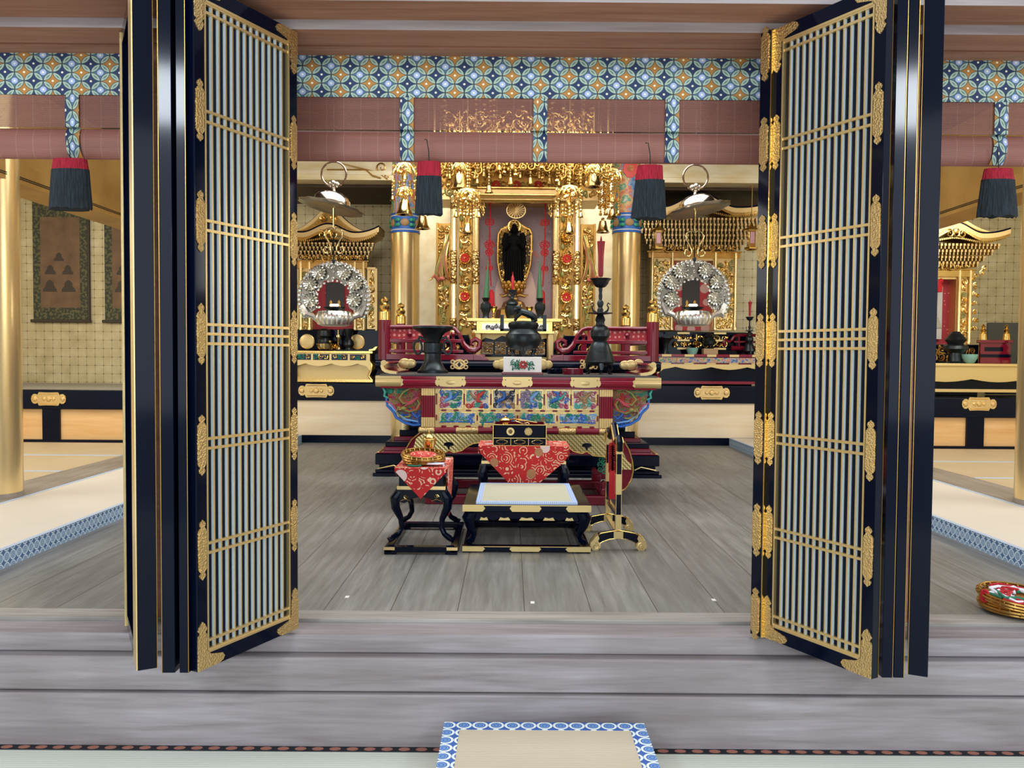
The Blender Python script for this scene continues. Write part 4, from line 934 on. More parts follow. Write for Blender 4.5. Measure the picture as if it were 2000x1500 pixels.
# body
yb0 = D + .04
obj('body_core', MB().box(px(822), px(1198), yb0 + .03, YB - .08, zz(838), zz(757)), 'red', t)
for a, b in ((822, 848), (1172, 1198)):
    mb = MB(); n = 6; x0, x1 = px(a), px(b)
    for i in range(n):
        x = x0 + (i + .5) * (x1 - x0) / n; mb.cyl((x, yb0, zz(836)), (x, yb0, zz(756)), (x1 - x0) / n / 2, 10)
    p = obj('fluted_pilaster', mb, 'redb', t)
    for y0, y1 in ((756, 774), (817, 836)):
        mb = MB()
        for i in range(n):
            x = x0 + (i + .5) * (x1 - x0) / n; mb.cyl((x, yb0, zz(y1)), (x, yb0, zz(y0)), (x1 - x0) / n / 2 + .002, 10)
        obj('gilt_sleeve', mb, 'goldm', p)
mb = MB().box(px(849), px(1171), yb0 + .004, yb0 + .03, zz(838), zz(757)); fr = obj('panel_frame', mb, 'palegold', t)
mb = MB()
for i in range(13):
    for y in (758.5, 803, 834.5):
        x = px(866 + i * 24.3); mb.prism([(x - .023, zz(y)), (x - .014, zz(y) + .007), (x + .014, zz(y) + .007), (x + .023, zz(y)), (x + .014, zz(y) - .007), (x - .014, zz(y) - .007)], 'y', yb0, yb0 + .005)
for xx in (851.5, 906, 958.5, 1011, 1063.5, 1116, 1168.5): mb.box(px(xx) - .006, px(xx) + .006, yb0, yb0 + .005, zz(792), zz(770))
for xx in (851.5, 932, 1011, 1089, 1168.5): mb.box(px(xx) - .006, px(xx) + .006, yb0, yb0 + .005, zz(823), zz(812))
obj('lacquer_insets', mb, 'redb', fr)
pm = ['blue', 'lblue', 'green', 'teal', 'pink', 'tan', 'redp', 'navy', 'violet']
for k, (a, b) in enumerate(((857, 903), (909, 955), (962, 1007), (1015, 1060), (1067, 1113), (1119, 1165))):
    x0, x1, z0, z1 = px(a), px(b), zz(800), zz(762); y = yb0 - .002
    p = obj('carved_panel', MB().box(x0, x1, y, y + .01, z0, z1), 'cream', t)
    mb = MB(); ms = [(0, 2, 4), (0, 6, 3), (0, 5, 7), (8, 2, 0), (0, 2, 4), (5, 3, 4)][k]
    scrolls(mb, x0 + .01, x1 - .01, z0 + .01, z0 + .05, y - .004, .019, .0058, 100 + k, ms, .4, 1.25)
    scrolls(mb, x0 + .01, x1 - .01, z0 + .06, z1 - .01, y - .004, .021, .0052, 120 + k, ms, .5, 1.1)
    bx, bz = (x0 + x1) / 2, (z0 + z1) / 2 + .01      # crane or beast in the middle
    bm_ = (0, 5, 7, 8, 3, 5)[k]; q = -1 if k % 2 else 1
    mb.ball((bx, y - .008, bz), .028, 10, bm_, sz=.6, sy=.4)
    mb.tube([(bx + q * .02, y - .008, bz), (bx + q * .045, y - .01, bz + .025), (bx + q * .055, y - .01, bz + .045), (bx + q * .045, y - .01, bz + .05)], [.011, .008, .006, .004], 6, bm_)
    for w_ in (-1, 1):
        mb.tube([(bx, y - .008, bz), (bx - q * .02 + w_ * .02, y - .012, bz + .03 * w_ + .01), (bx - q * .05 + w_ * .01, y - .008, bz + .045 * w_ + .01)], [.014, .013, .003], 6, (1, 6, 0, 1, 0, 5)[k])
    obj('painted_relief', mb, pm, p)
for k, (a, b) in enumerate(((857, 929), (935, 1007), (1016, 1086), (1093, 1165))):
    x0, x1, z0, z1 = px(a), px(b), zz(828), zz(807); y = yb0 - .002
    p = obj('carved_panel', MB().box(x0, x1, y, y + .01, z0, z1), 'cream', t)
    mb = MB(); scrolls(mb, x0 + .012, x1 - .012, z0 + .012, z1 - .01, y - .004, .02, .0055, 140 + k, [(2, 0, 1), (0, 3, 2), (3, 2, 0, 5), (0, 2, 1, 8)][k], .6, 1.2)
    mb.tube([(x0 + .005, y - .004, z0 + .006), ((x0 + x1) / 2, y - .004, z0 + .012), (x1 - .005, y - .004, z0 + .006)], .006, 6, 0)
    obj('painted_relief', mb, pm, p)
mb = MB()
for (a, b, y0, y1) in [(857, 903, 762, 800), (909, 955, 762, 800), (962, 1007, 762, 800), (1015, 1060, 762, 800), (1067, 1113, 762, 800), (1119, 1165, 762, 800), (857, 929, 807, 828), (935, 1007, 807, 828), (1016, 1086, 807, 828), (1093, 1165, 807, 828)]:
    for q in ((a, b, y0 - .6, y0 + .6), (a, b, y1 - .6, y1 + .6), (a - .5, a + .6, y0, y1), (b - .6, b + .5, y0, y1)): mb.box(px(q[0]), px(q[1]), yb0 - .010, yb0, zz(q[3]), zz(q[2]))
obj('gilt_moulding', mb, 'gold', fr)
# carved wings
for q in (-1, 1):
    f = (lambda v: px(v)) if q < 0 else (lambda v: px(2022 - v))
    out = [(822, 752), (745, 752), (742, 762), (750, 775), (752, 790), (762, 800), (768, 815), (782, 826), (800, 834), (822, 834)]
    w_ = obj('carved_wing', MB().prism([(f(a) , zz(b)) for a, b in [(822, 755), (752, 755), (757, 790), (778, 820), (822, 830)]], 'y', yb0 + .05, yb0 + .07), 'tan', t)
    mb = MB(); rnd = random.Random(77 + q)
    def wave(pts, r, m, yo=0): mb.tube([(f(a), yb0 + .03 - yo, zz(b)) for a, b in pts], [r * (.5 + .5 * math.sin(PI * (i + .7) / (len(pts) + .4))) for i in range(len(pts))], 6, m)
    inside = lambda a, b: a > 746 + max(0, (b - 757)) * .42 + (max(0, b - 800) * .5)
    for i in range(190):
        a = rnd.uniform(748, 820); b = rnd.uniform(756, 832)
        if not inside(a, b): continue
        m = 0 if b > 810 else (2 if (a < 790 and b < 772) else (rnd.choice((4, 5, 10, 6)) if b < 800 else rnd.choice((4, 5, 10, 0))))
        mb.curl((f(a), yb0 + .035 + rnd.uniform(-.01, .012), zz(b)), rnd.uniform(.009, .019), 1.3, rnd.random() * 6, .0042, m, rnd.choice((-1, 1)), 10)
    # dragon body winding through the waves
    dr = [(816, 762), (800, 760), (786, 768), (778, 780), (786, 790), (800, 788), (812, 780), (818, 790), (812, 802), (798, 806), (786, 802), (776, 798), (772, 808), (784, 818), (800, 816)]
    wave(dr, .0115, 10, .02); wave([(a + 3, b - 2) for a, b in dr[3:12]], .004, 6, .032)
    mb.ball((f(787), yb0 + .0, zz(800)), .022, 12, 10, sz=.75, sy=.7); mb.ball((f(780), yb0 - .01, zz(802)), .014, 10, 11, sz=.6)
    for k in range(5): wave([(790 + k * 3, 795 - k), (798 + k * 3, 788 - k * 2), (805 + k * 3, 790 - k * 3)], .005, (4, 6)[k % 2], .05)
    wave([(748, 756), (760, 754), (775, 755), (790, 752)], .010, 2, .01); wave([(745, 758), (750, 768), (748, 776), (756, 780)], .010, 3, .01)
    wave([(752, 780), (754, 795), (766, 806), (772, 818), (788, 828), (806, 833), (820, 832)], .012, 0, .01); wave([(758, 788), (764, 798), (776, 812), (792, 822), (815, 826)], .008, 1, .02)
    wave([(752, 786), (764, 792), (770, 800), (774, 808)], .007, 4, .02); wave([(800, 800), (806, 812), (814, 818), (820, 812)], .007, 0, .02)
    obj('dragon_and_waves', mb, pm + ['cream', 'olive', 'tan'], w_)
# lower rail, apron, legs, base frame
zl = (zz(836) + zz(848)) / 2; hr = (zz(836) - zz(848)) / 2
mb = MB().box(px(818), px(1202), yb0 + .02, YB - .06, zz(848), zz(836)); mb.tube([(px(818), yb0 + .01, zl), (px(1202), yb0 + .01, zl)], hr, 14); obj('lower_rail', mb, 'redb', t)
for a, b in ((816, 850), (888, 936), (1090, 1128), (1170, 1204)):
    obj('gilt_fitting', MB().tube([(px(a), yb0 + .01, zl), (px(a) + .01, yb0 + .01, zl), (px(b) - .01, yb0 + .01, zl), (px(b), yb0 + .01, zl)], [hr * .6, hr + .003, hr + .003, hr * .6], 14), 'goldf', t)
mir = lambda v: 2024 - v
legR = [(1150, 848), (1205, 848), (1222, 862), (1232, 880), (1238, 900), (1240, 920), (1236, 940), (1224, 956), (1206, 966), (1190, 966), (1180, 956), (1178, 945), (1184, 940), (1190, 946), (1198, 946), (1204, 938), (1206, 924), (1200, 906), (1188, 892), (1172, 882), (1158, 876)]
apR = [(1010, 849), (1198, 849), (1212, 858), (1218, 880), (1228, 900), (1236, 906), (1236, 917), (1205, 917), (1196, 902), (1182, 892), (1160, 890), (1148, 882), (1138, 886), (1122, 882), (1112, 874), (1100, 868), (1085, 866), (1060, 868), (1040, 862), (1010, 866)]
for q in (0, 1):
    f = (lambda v: px(mir(v))) if q else (lambda v: px(v))
    for yy in (yb0 + .01, YB - .14):
        obj('cabriole_leg', MB().prism([(f(a), zz(b)) for a, b in legR], 'y', yy, yy + .07), 'red', t, .004)
    ap = obj('basketweave_apron', MB().prism([(f(a), zz(b)) for a, b in apR], 'y', yb0 - .002, yb0 + .008), 'weave', t)
    mb = MB().tube([(f(a), yb0 - .003, zz(b)) for a, b in apR[7:]], .0055, 6); mb.tube([(f(a), yb0 + .005, zz(b)) for a, b in legR[1:9]], .006, 6); obj('gilt_edge', mb, 'gold', ap)
    mb = MB(); cx, cz = f(1148), zz(872); mb.prism([(cx - .04, cz), (cx - .03, cz + .02), (cx, cz + .028), (cx + .03, cz + .02), (cx + .04, cz), (cx + .012, cz - .006), (cx + .004, cz - .03), (cx - .004, cz - .03), (cx - .012, cz - .006)], 'y', yb0 - .006, yb0, 0)
    obj('apron_cutout', mb, 'black', ap)
    mb = MB()
    for i in range(8): mb.curl((f(1176 + (i % 2) * 8), yb0 + .03, zz(888 + i * 5)), .022, 1.3, i, .006, i % 2, (-1, 1)[i % 2], 10)
    obj('green_leaf_carving', mb, ['cordg', 'green'], t)
mb = MB(); x0, x1 = px(830), px(1198)
mb.box(x0, x1, D + .02, D + .11, 0, .07).box(x0, x1, YB - .17, YB - .08, 0, .07).box(x0, x0 + .08, D + .05, YB - .1, 0, .06).box(x1 - .08, x1, D + .05, YB - .1, 0, .06)
for c in (1188, 836): mb.box(px(c) - .04, px(c) + .04, D + .03, D + .10, .07, zz(955)).box(px(c) - .04, px(c) + .04, YB - .16, YB - .09, .07, zz(955))
obj('base_frame', mb, 'red', t, .008)
# ============================================================ things on the front table
def bronze_vase(x, y, z, D, t):
    s = D / 1620
    obj('vase_body', MB().lathe([(30 * s, 0), (30 * s, 5 * s), (25 * s, 8 * s), (17 * s, 22 * s), (16 * s, 38 * s), (18 * s, 40 * s), (18 * s, 58 * s), (15 * s, 61 * s), (17 * s, 69 * s), (24 * s, 78 * s), (37 * s, 85 * s), (40 * s, 87 * s), (40 * s, 91 * s), (33 * s, 91 * s), (20 * s, 80 * s)], (x, y, z), 28), 'bronze', t)
    for q in (-1, 1):
        mb = MB().ring((x + q * 29 * s, y, z + 50 * s), 8 * s, 2.2 * s, 16, sz=1.7)
        mb.tube([(x + q * 16 * s, y, z + 66 * s), (x + q * 26 * s, y, z + 70 * s), (x + q * 30 * s, y, z + 62 * s)], [3 * s, 3 * s, 2 * s], 6); mb.tube([(x + q * 17 * s, y, z + 42 * s), (x + q * 26 * s, y, z + 42 * s)], 2 * s, 6); obj('handle', mb, 'bronze', t)
D = 6.85; x = X(845, D, 700)
t = thing('bronze_vase', 'big dark bronze flared vase with ring handles, left on the red altar table', 'vase', (x, D, ZT)); bronze_vase(x, D, ZT, D, t)
# white stand and censer
D = 6.45; x0, x1 = X(983, D, 710), X(1058, D, 710); zb = ZT + .018; z1 = Z(697, D)
t = thing('white_stand', 'white box stand with green openwork and red flower on a crimson plate', 'stand', ((x0 + x1) / 2, D + .15, ZT))
obj('box', MB().box(x0, x1, D, D + .30, zb, z1), 'white', t, .004); obj('base_plate', MB().box(x0 - .012, x1 + .012, D - .015, D + .31, ZT, zb), 'red', t, .004)
mb = MB(); scrolls(mb, x0 + .065, x1 - .065, zb + .030, z1 - .032, D - .001, .019, .004, 61, (0,), .1, 1.3)
obj('openwork', mb, 'cordg', t); mb = MB().flower(((x0 + x1) / 2 + .004, D - .004, (zb + z1) / 2), .034, 10, 0, 1); obj('red_flower', mb, ['redp', 'lpink'], t)
D = 6.6; s = D / 1620; x = X(1022, D, 650); zb = z1
t = thing('incense_burner', 'round dark bronze incense burner with upright handles and a beast on its lid', 'incense burner', (x, D, zb))
obj('burner_bowl', MB().lathe([(12 * s, 12 * s), (26 * s, 16 * s), (34 * s, 26 * s), (36 * s, 36 * s), (34 * s, 44 * s), (28 * s, 49 * s), (26 * s, 54 * s), (29 * s, 58 * s), (30 * s, 63 * s), (24 * s, 63 * s), (22 * s, 56 * s)], (x, D, zb), 30), 'bronze', t)
for a in (-PI / 2, PI / 6, 5 * PI / 6):
    cx, cy = x + 21 * s * math.cos(a), D + 21 * s * math.sin(a); obj('foot', MB().tube([(cx, cy, zb + 22 * s), (cx + 4 * s * math.cos(a), cy + 4 * s * math.sin(a), zb + 12 * s), (cx, cy, zb + 4 * s), (cx + 2 * s * math.cos(a), cy, zb)], [6 * s, 5 * s, 3 * s, 4 * s], 10), 'bronze', t)
for q in (-1, 1):
    mb = MB(); a, b = x + q * 25 * s, x + q * 45 * s
    mb.box(min(a, b), max(a, b), D - .015, D + .015, zb + 50 * s, zb + 55 * s); mb.box(min(b - q * 7 * s, b), max(b - q * 7 * s, b), D - .015, D + .015, zb + 50 * s, zb + 82 * s); obj('handle', mb, 'bronze', t, .003)
lid = obj('lid', MB().lathe([(29 * s, 63 * s), (29 * s, 66 * s), (22 * s, 69 * s), (8 * s, 70 * s)], (x, D, zb), 28), 'bronze', t)
mb = MB(); p = [(22, 68), (20, 78), (10, 84), (-4, 88), (-12, 90)]
mb.tube([(x + a * s, D, zb + b * s) for a, b in p], [5 * s, 7 * s, 7.5 * s, 6 * s, 4 * s], 10)
mb.ball((x - 10 * s, D - 2 * s, zb + 95 * s), 6 * s, 12); mb.tube([(x - 12 * s, D - 3 * s, zb + 93 * s), (x - 19 * s, D - 4 * s, zb + 90 * s)], [4 * s, 3 * s], 8)
for q in (-1, 1):
    mb.tube([(x - 4 * s, D + q * 4 * s, zb + 86 * s), (x - 12 * s, D + q * 5 * s, zb + 78 * s), (x - 17 * s, D + q * 5 * s, zb + 70 * s)], [4 * s, 3 * s, 2.5 * s], 8); mb.tube([(x + 18 * s, D + q * 4 * s, zb + 78 * s), (x + 24 * s, D + q * 6 * s, zb + 72 * s), (x + 16 * s, D + q * 6 * s, zb + 69 * s)], [5 * s, 4 * s, 3 * s], 8)
    mb.tube([(x - 7 * s, D + q * 3 * s, zb + 99 * s), (x - 4 * s, D + q * 3 * s, zb + 103 * s)], [2 * s, .5 * s], 6)
mb.tube([(x + 24 * s, D, zb + 74 * s), (x + 30 * s, D, zb + 80 * s), (x + 26 * s, D, zb + 86 * s)], [2.5 * s, 2.5 * s, 1 * s], 6)
obj('lid_beast', mb, 'bronze', lid)
# candlestick
def candlestick(x, D, zb, k, label, group, cm='candle'):
    s = D / 1620 * k
    t = thing('bronze_candlestick', label, 'candlestick', (x, D, zb), group)
    obj('base_bell', MB().lathe([(12 * s, 22 * s), (29 * s, 26 * s), (27 * s, 34 * s), (20 * s, 52 * s), (17 * s, 60 * s), (13 * s, 64 * s), (14 * s, 67 * s), (19 * s, 74 * s), (19 * s, 84 * s), (15 * s, 92 * s), (9 * s, 96 * s), (8 * s, 101 * s), (10 * s, 106 * s), (8 * s, 112 * s), (6 * s, 116 * s), (24 * s, 118.5 * s), (24 * s, 120 * s), (6 * s, 121 * s), (6 * s, 126 * s), (4 * s, 130 * s), (6.5 * s, 137 * s), (6 * s, 141 * s), (3 * s, 145 * s), (4 * s, 152 * s), (3 * s, 158 * s), (4 * s, 165 * s), (3.5 * s, 169 * s)], (x, D, zb), 24), 'bronze', t)
    obj('drip_pan', MB().lathe([(3 * s, 168 * s), (9 * s, 170 * s), (14 * s, 176 * s), (16 * s, 182 * s), (21 * s, 186 * s), (19 * s, 186.5 * s), (13 * s, 182 * s), (6 * s, 176 * s)], (x, D, zb), 24, lobes=6, la=.05), 'bronze', t)
    obj('shoulder', MB().lathe([(12 * s, 16 * s), (26 * s, 20 * s), (30 * s, 24 * s), (29 * s, 27 * s)], (x, D, zb), 24), 'bronze', t)
    for a in (-PI / 2, -PI / 2 + 2.1, -PI / 2 - 2.1):
        c, d = math.cos(a), math.sin(a); obj('foot', MB().tube([(x + r * s * c, D + r * s * d, zb + z * s) for r, z in ((16, 22), (25, 18), (27, 10), (21, 4), (25, 1), (29, 1))], [r * s for r in (6, 6, 4, 3, 3.2, 2)], 8), 'bronze', t)
    for q in (-1, 1): obj('crane_neck', MB().tube([(x + q * a * s, D, zb + b * s) for a, b in ((8, 120), (14, 124), (16, 130), (13, 135), (15, 139), (20, 136))], [r * s for r in (2, 2, 1.5, 1.3, 1.6, .5)], 6), 'bronze', t)
    c = obj('candle', MB().lathe([(4 * s, 190 * s), (5 * s, 195 * s), (5.5 * s, 230 * s), (7.5 * s, 256 * s), (8 * s, 258 * s), (3 * s, 258.5 * s)], (x, D, zb), 16), cm, t)
    obj('wick', MB().lathe([(1.2 * s, 258 * s), (2.2 * s, 261 * s), (1.4 * s, 266 * s), (.3 * s, 269 * s)], (x, D, zb), 8), cm, c)
    obj('spike', MB().cyl((x, D, zb + 176 * s), (x, D, zb + 191 * s), .8 * s, 6), 'iron', t)
D = 6.85; candlestick(X(1172, D, 650), D, ZT, 1.0, 'tall dark bronze candlestick with large dark red candle on the altar table', None)
D = 6.9; s = D / 1620; x = X(1085, D, 720); solo('round_black_dish', MB().lathe([(15 * s, 0), (16 * s, 2 * s), (16 * s, 9 * s), (13 * s, 11 * s), (12 * s, 9 * s)], (x, D, ZT), 24), 'black', 'low round black lacquer dish on the altar table', 'dish')
D = 6.7; s = D / 1620; x = X(1119, D, 720)
solo('red_round_box', MB().lathe(sum([[(19.5 * s, i * 3.1 * s + .0), (20.3 * s, i * 3.1 * s + .004), (20.3 * s, i * 3.1 * s + .009), (19.5 * s, i * 3.1 * s + .012)] for i in range(4)], []), (x, D, ZT), 30), 'red', 'ribbed round dark red box beside the tall candlestick', 'box')
# ============================================================ furniture on the boards
def cab(x, y, sx, sy, z1, z0, r0, r1, foot):      # black cabriole leg sweeping outward along (sx, sy)
    pts = [(0, z1), (.035, z1 - (z1 - z0) * .16), (.030, z1 - (z1 - z0) * .33), (.0, z1 - (z1 - z0) * .55), (-.005, z1 - (z1 - z0) * .72), (.015, z0 + (z1 - z0) * .16), (.045, z0 + .03), (.062, z0 + .018), (.070, z0 + .034)]
    return [(x + a * sx * foot, y + a * sy * foot, z) for a, z in pts], [r1, r1 * 1.15, r1, r0 * 1.1, r0, r0, r0 * 1.1, r0 * .95, r0 * .6]
def red_cloth_mesh(x0, x1, y0, y1, z, front, sides=(), th=.004):
    """front: list of (x, drop) for the hanging edge"""
    mb = MB().box(x0, x1, y0, y1, z, z + th)
    for a in (0,):
        pts = [(x0, z + th)] + [(x, z - d) for x, d in front] + [(x1, z + th)]
        mb.prism(pts, 'y', y0 - th, y0)
    for xs, lst in sides:
        pts = [(y0 - th, z + th)] + [(y, z - d) for y, d in lst] + [(y1, z + th)]
        a, b = (xs - th, xs) if xs <= x0 else (xs, xs + th); mb.prism(pts, 'x', a, b)
    return mb
# left side desk
D0 = 4.72; s = D0 / 1620; xa, xb = X(750, D0, 1080), X(893, D0, 1080); y0, y1 = D0, 5.45
zt = .485; ta, tb = X(774, 4.82, 915), X(872, 4.82, 915)
t = thing('side_desk', 'narrow black lacquer side desk with curved legs, left of the low dais', 'desk', ((xa + xb) / 2, 5.1, 0))
mb = MB().box(xa, xb, y0, y0 + .05, .012, .045).box(xa, xb, y1 - .05, y1, .012, .045).box(xa, xa + .045, y0, y1, .012, .04).box(xb - .045, xb, y0, y1, .012, .04)
for x in (xa, xb - .07):
    for y in (y0, y1 - .05): mb.box(x, x + .07, y, y + .05, 0, .014)
obj('base_frame', mb, 'black', t, .004)
mb = MB()
for x in (xa, xb - .06): mb.box(x - .001, x + .061, y0 - .002, y0 + .03, .026, .043)
obj('gilt_corner', mb, 'goldm', t)
mb = MB().box(ta, tb, 4.80, y1 - .06, zt - .03, zt).box(ta + .015, tb - .015, 4.82, y1 - .08, zt - .14, zt - .03); obj('desk_top', mb, 'black', t, .004)
obj('gilt_band', MB().box(ta + .005, tb - .005, 4.81, y1 - .07, zt - .125, zt - .105), 'goldm', t)
f = [(ta, 0), (ta - .01, -.07), (ta + .05, -.085), (ta + .09, -.06), ((ta + tb) / 2, -.045), (tb - .09, -.06), (tb - .05, -.085), (tb + .01, -.07), (tb, 0)]
mb = MB().prism([(a, zt - .12 + b) for a, b in f], 'y', 4.812, 4.835); ap = obj('apron', mb, 'black', t)
mb = MB()
for q in (-1, 1):
    cx = (ta + tb) / 2 + q * .09; mb.curl((cx, 4.808, zt - .165), .014, 1.3, 0, .0025, 0, q, 10); mb.tube([(cx - .03, 4.808, zt - .19), (cx, 4.808, zt - .18), (cx + .03, 4.808, zt - .19)], .0022, 5)
obj('gilt_scroll', mb, 'gold', ap)
for sx, x in ((-1, ta + .025), (1, tb - .025)):
    for sy, y in ((-1, 4.84), (1, y1 - .10)):
        p, r = cab(x, y, sx, sy * .4, zt - .13, .045, .016, .026, 1.0); obj('leg', MB().tube(p, r, 10), 'black', t)
mb = red_cloth_mesh(ta - .004, tb + .004, 4.795, y1 - .15, zt, [(ta + .0, .02), ((ta + tb) / 2 + .0, .175), (tb, .02)], ((tb + .004, [(4.80, .02), (4.93, .30), (5.05, .29), (5.24, .10)]), (ta - .004, [(4.8, .02), (4.9, .06), (5.2, .06)])))
solo('red_cloth', mb, 'redcloth', 'red arabesque cloth with pale flowers draped over the narrow side desk', 'cloth', 'red cloths on the desks')
def flower_tray(cx, cy, cz, R, tilt, az, parent, name='tray'):
    T = Matrix.Translation((cx, cy, cz)) @ Matrix.Rotation(az, 4, 'Z') @ Matrix.Rotation(tilt, 4, 'X')
    mb = MB(); mb.T = T; n = 36
    for rr, z, r in ((R, .0, .007), (R * .97, .012, .005), (R * .97, -.014, .005), (R * .8, -.022, .004), (R * .5, -.024, .004)): mb.ring((0, 0, z), rr, r, n, 0, 'z')
    mb.lathe([(.01, -.026), (R * .6, -.026), (R * .96, -.014), (R * .96, -.008), (.01, -.02)], (0, 0, 0), n)
    for k in range(24):
        a = 2 * PI * k / 24; mb.curl_ = None; mb.ring((R * .97 * math.cos(a), R * .97 * math.sin(a), 0), .012, .003, 8, 0, 'x')
    o = obj(name, mb, 'goldd', parent); return o, T
t = thing('flower_tray', 'pair of stacked round gilt openwork trays lying on the narrow side desk', 'tray', (X(828, 4.98), 4.98, zt))
cx = X(828, 4.98, 900)
flower_tray(cx, 4.98, zt + .032, .125, .0, 0, t); o, T = flower_tray(cx - .005, 4.98, zt + .058, .128, .13, .3, t)
mb = MB(); mb.T = T; mb.lathe([(.08, .002), (.08, .006), (.01, .008)], (.0, -.0, 0), 20, 0); obj('red_lining', mb, 'redcloth', t)
mb = MB()
for i, (m, dy) in enumerate(((0, 0), (1, .02), (0, .03))): mb.tube([(cx + .03, 4.86 + dy, zt + .02), (cx + .09, 4.84 + dy, zt + .022), (cx + .125, 4.87 + dy, zt + .02), (cx + .13 + i * .006, 4.87 + dy, zt - .02 - .02 * i)], .006, 6, m)
mb.tube([(cx - .08, 4.845, zt + .012), (cx - .04, 4.835, zt + .01), (cx, 4.84, zt + .012)], .006, 6, 2)
obj('silk_cords', mb, ['cordw', 'blue', 'cordg'], t)
cx2, cy2 = X(838, 5.13, 880), 5.13; s = cy2 / 1620; zb = zt + .085
t = thing('gold_censer', 'small gold lidded censer on the stacked gilt trays', 'censer', (cx2, cy2, zt + .008))
obj('censer_bowl', MB().lathe([(10 * s, -.072), (8 * s, -.05), (8 * s, -.01), (9 * s, 0), (11 * s, .01), (13 * s, .04), (13.5 * s, .055), (12 * s, .057)], (cx2, cy2, zb), 20), 'gold', t)
obj('censer_lid', MB().lathe([(12 * s, .057), (11 * s, .065), (6 * s, .078), (1.5 * s, .086), (2.2 * s, .092), (.6 * s, .10), (.3 * s, .115)], (cx2, cy2, zb), 18), 'gold', t)
# middle desk with the sutra box
D1 = 5.62; s = D1 / 1620; xa, xb = X(938, D1, 900), X(1108, D1, 900); zt = Z(872, D1); y1 = 6.0
t = thing('sutra_desk', 'black lacquer desk under a red cloth between the dais and the altar table', 'desk', ((xa + xb) / 2, 5.8, 0))
obj('desk_top', MB().box(xa, xb, D1, y1, zt - .03, zt).box(xa + .015, xb - .015, D1 + .015, y1 - .02, zt - .14, zt - .03), 'black', t, .004)
mb = MB().box(xa, xb, D1, D1 + .05, 0, .04).box(xa, xb, y1 - .05, y1, 0, .04).box(xa, xa + .04, D1, y1, 0, .035).box(xb - .04, xb, D1, y1, 0, .035); obj('base_frame', mb, 'black', t, .004)
obj('gilt_band', MB().box(xa + .008, xb - .008, D1 + .008, y1 - .015, zt - .12, zt - .10), 'goldm', t)
for sx, x in ((-1, xa + .03), (1, xb - .03)):
    for sy, y in ((-1, D1 + .04), (1, y1 - .05)):
        p, r = cab(x, y, sx * .6, sy * .3, zt - .13, .04, .017, .028, .8); obj('leg', MB().tube(p, r, 10), 'black', t)
c1, c2 = (xa + xb) / 2 - .045, (xa + xb) / 2 + .05
mb = red_cloth_mesh(xa - .01, xb + .01, D1 - .008, y1 - .03, zt, [(xa + .0, .045), (c1 - .06, .245), (c2 + .06, .245), (xb - .02, .10), (xb + .005, .06)], ((xb + .01, [(D1, .06), (D1 + .1, .10), (D1 + .3, .04)]), (xa - .01, [(D1, .05), (D1 + .2, .04)])))
solo('red_cloth', mb, 'redcloth', 'wide red arabesque cloth with pale flowers hanging in front of the middle desk', 'cloth', 'red cloths on the desks')
b0, b1 = X(963, 5.63, 850), X(1067, 5.63, 850); zb = zt + .004; zh = Z(829, 5.63)
t = thing('sutra_box', 'open black lacquer sutra box with two gold crests and gilt edging', 'box', ((b0 + b1) / 2, 5.75, zb))
h2 = zb + (zh - zb) * .36
obj('box_body', MB().box(b0, b1, 5.63, 5.89, zb, h2).box(b0, b1, 5.63, 5.64, h2, zh).box(b0, b1, 5.88, 5.89, h2, zh).box(b0, b0 + .01, 5.63, 5.89, h2, zh).box(b1 - .01, b1, 5.63, 5.89, h2, zh), 'black', t)
obj('red_interior', MB().box(b0 + .011, b1 - .011, 5.642, 5.878, h2, h2 + .01).box(b0 + .01, b1 - .01, 5.876, 5.8785, h2, zh - .003).box(b0 + .01, b0 + .012, 5.64, 5.88, h2, zh - .003).box(b1 - .012, b1 - .01, 5.64, 5.88, h2, zh - .003), 'red', t)
mb = MB().box(b0, b1, 5.626, 5.63, zh - .004, zh).box(b0, b1, 5.626, 5.63, h2 - .002, h2 + .002).box(b0, b1, 5.626, 5.63, zb, zb + .003).box(b0 - .001, b0 + .003, 5.626, 5.63, zb, zh).box(b1 - .003, b1 + .001, 5.626, 5.63, zb, zh)
mb.box(b0, b0 + .005, 5.63, 5.89, zh, zh + .002).box(b1 - .005, b1, 5.63, 5.89, zh, zh + .002)
for i in (1, 2): mb.box(b0 + (b1 - b0) * i / 3 - .0015, b0 + (b1 - b0) * i / 3 + .0015, 5.626, 5.63, zb, h2)
obj('gilt_edging', mb, 'gold', t)
for i in range(3):
    cx = b0 + (b1 - b0) * (i + .5) / 3; cz = (zb + h2) / 2; w, h = .040, .015; q = [(1, 0), (.8, .5), (.55, .55), (.45, .9), (0, 1)]
    o = q + [(-x, z) for x, z in q[-2::-1]]; o = o + [(x, -z) for x, z in o[-2:0:-1]]
    mb = MB().tube([(cx + x * w, 5.627, cz + z * h) for x, z in o], .0018, 5, 0, True); obj('gilt_cartouche', mb, 'gold', t)
mb = MB().cyl((X(997, 5.62, 843), 5.629, Z(843, 5.62)), (X(997, 5.62, 843), 5.6255, Z(843, 5.62)), .027, 24); mb.ball((X(997, 5.62, 843), 5.625, Z(843, 5.62)), .014, 10, 1, sz=1.1, sy=.1)
for k in range(3): mb.tube([(X(997, 5.62, 843) + (k - 1) * .008, 5.6235, Z(843, 5.62) - .014), (X(997, 5.62, 843) + (k - 1) * .006, 5.6235, Z(843, 5.62) + .014)], .0018, 5, 0)
obj('leaf_crest', mb, ['palegold', 'black'], t)
mb = MB(); c = at(1032, 843, 5.622)
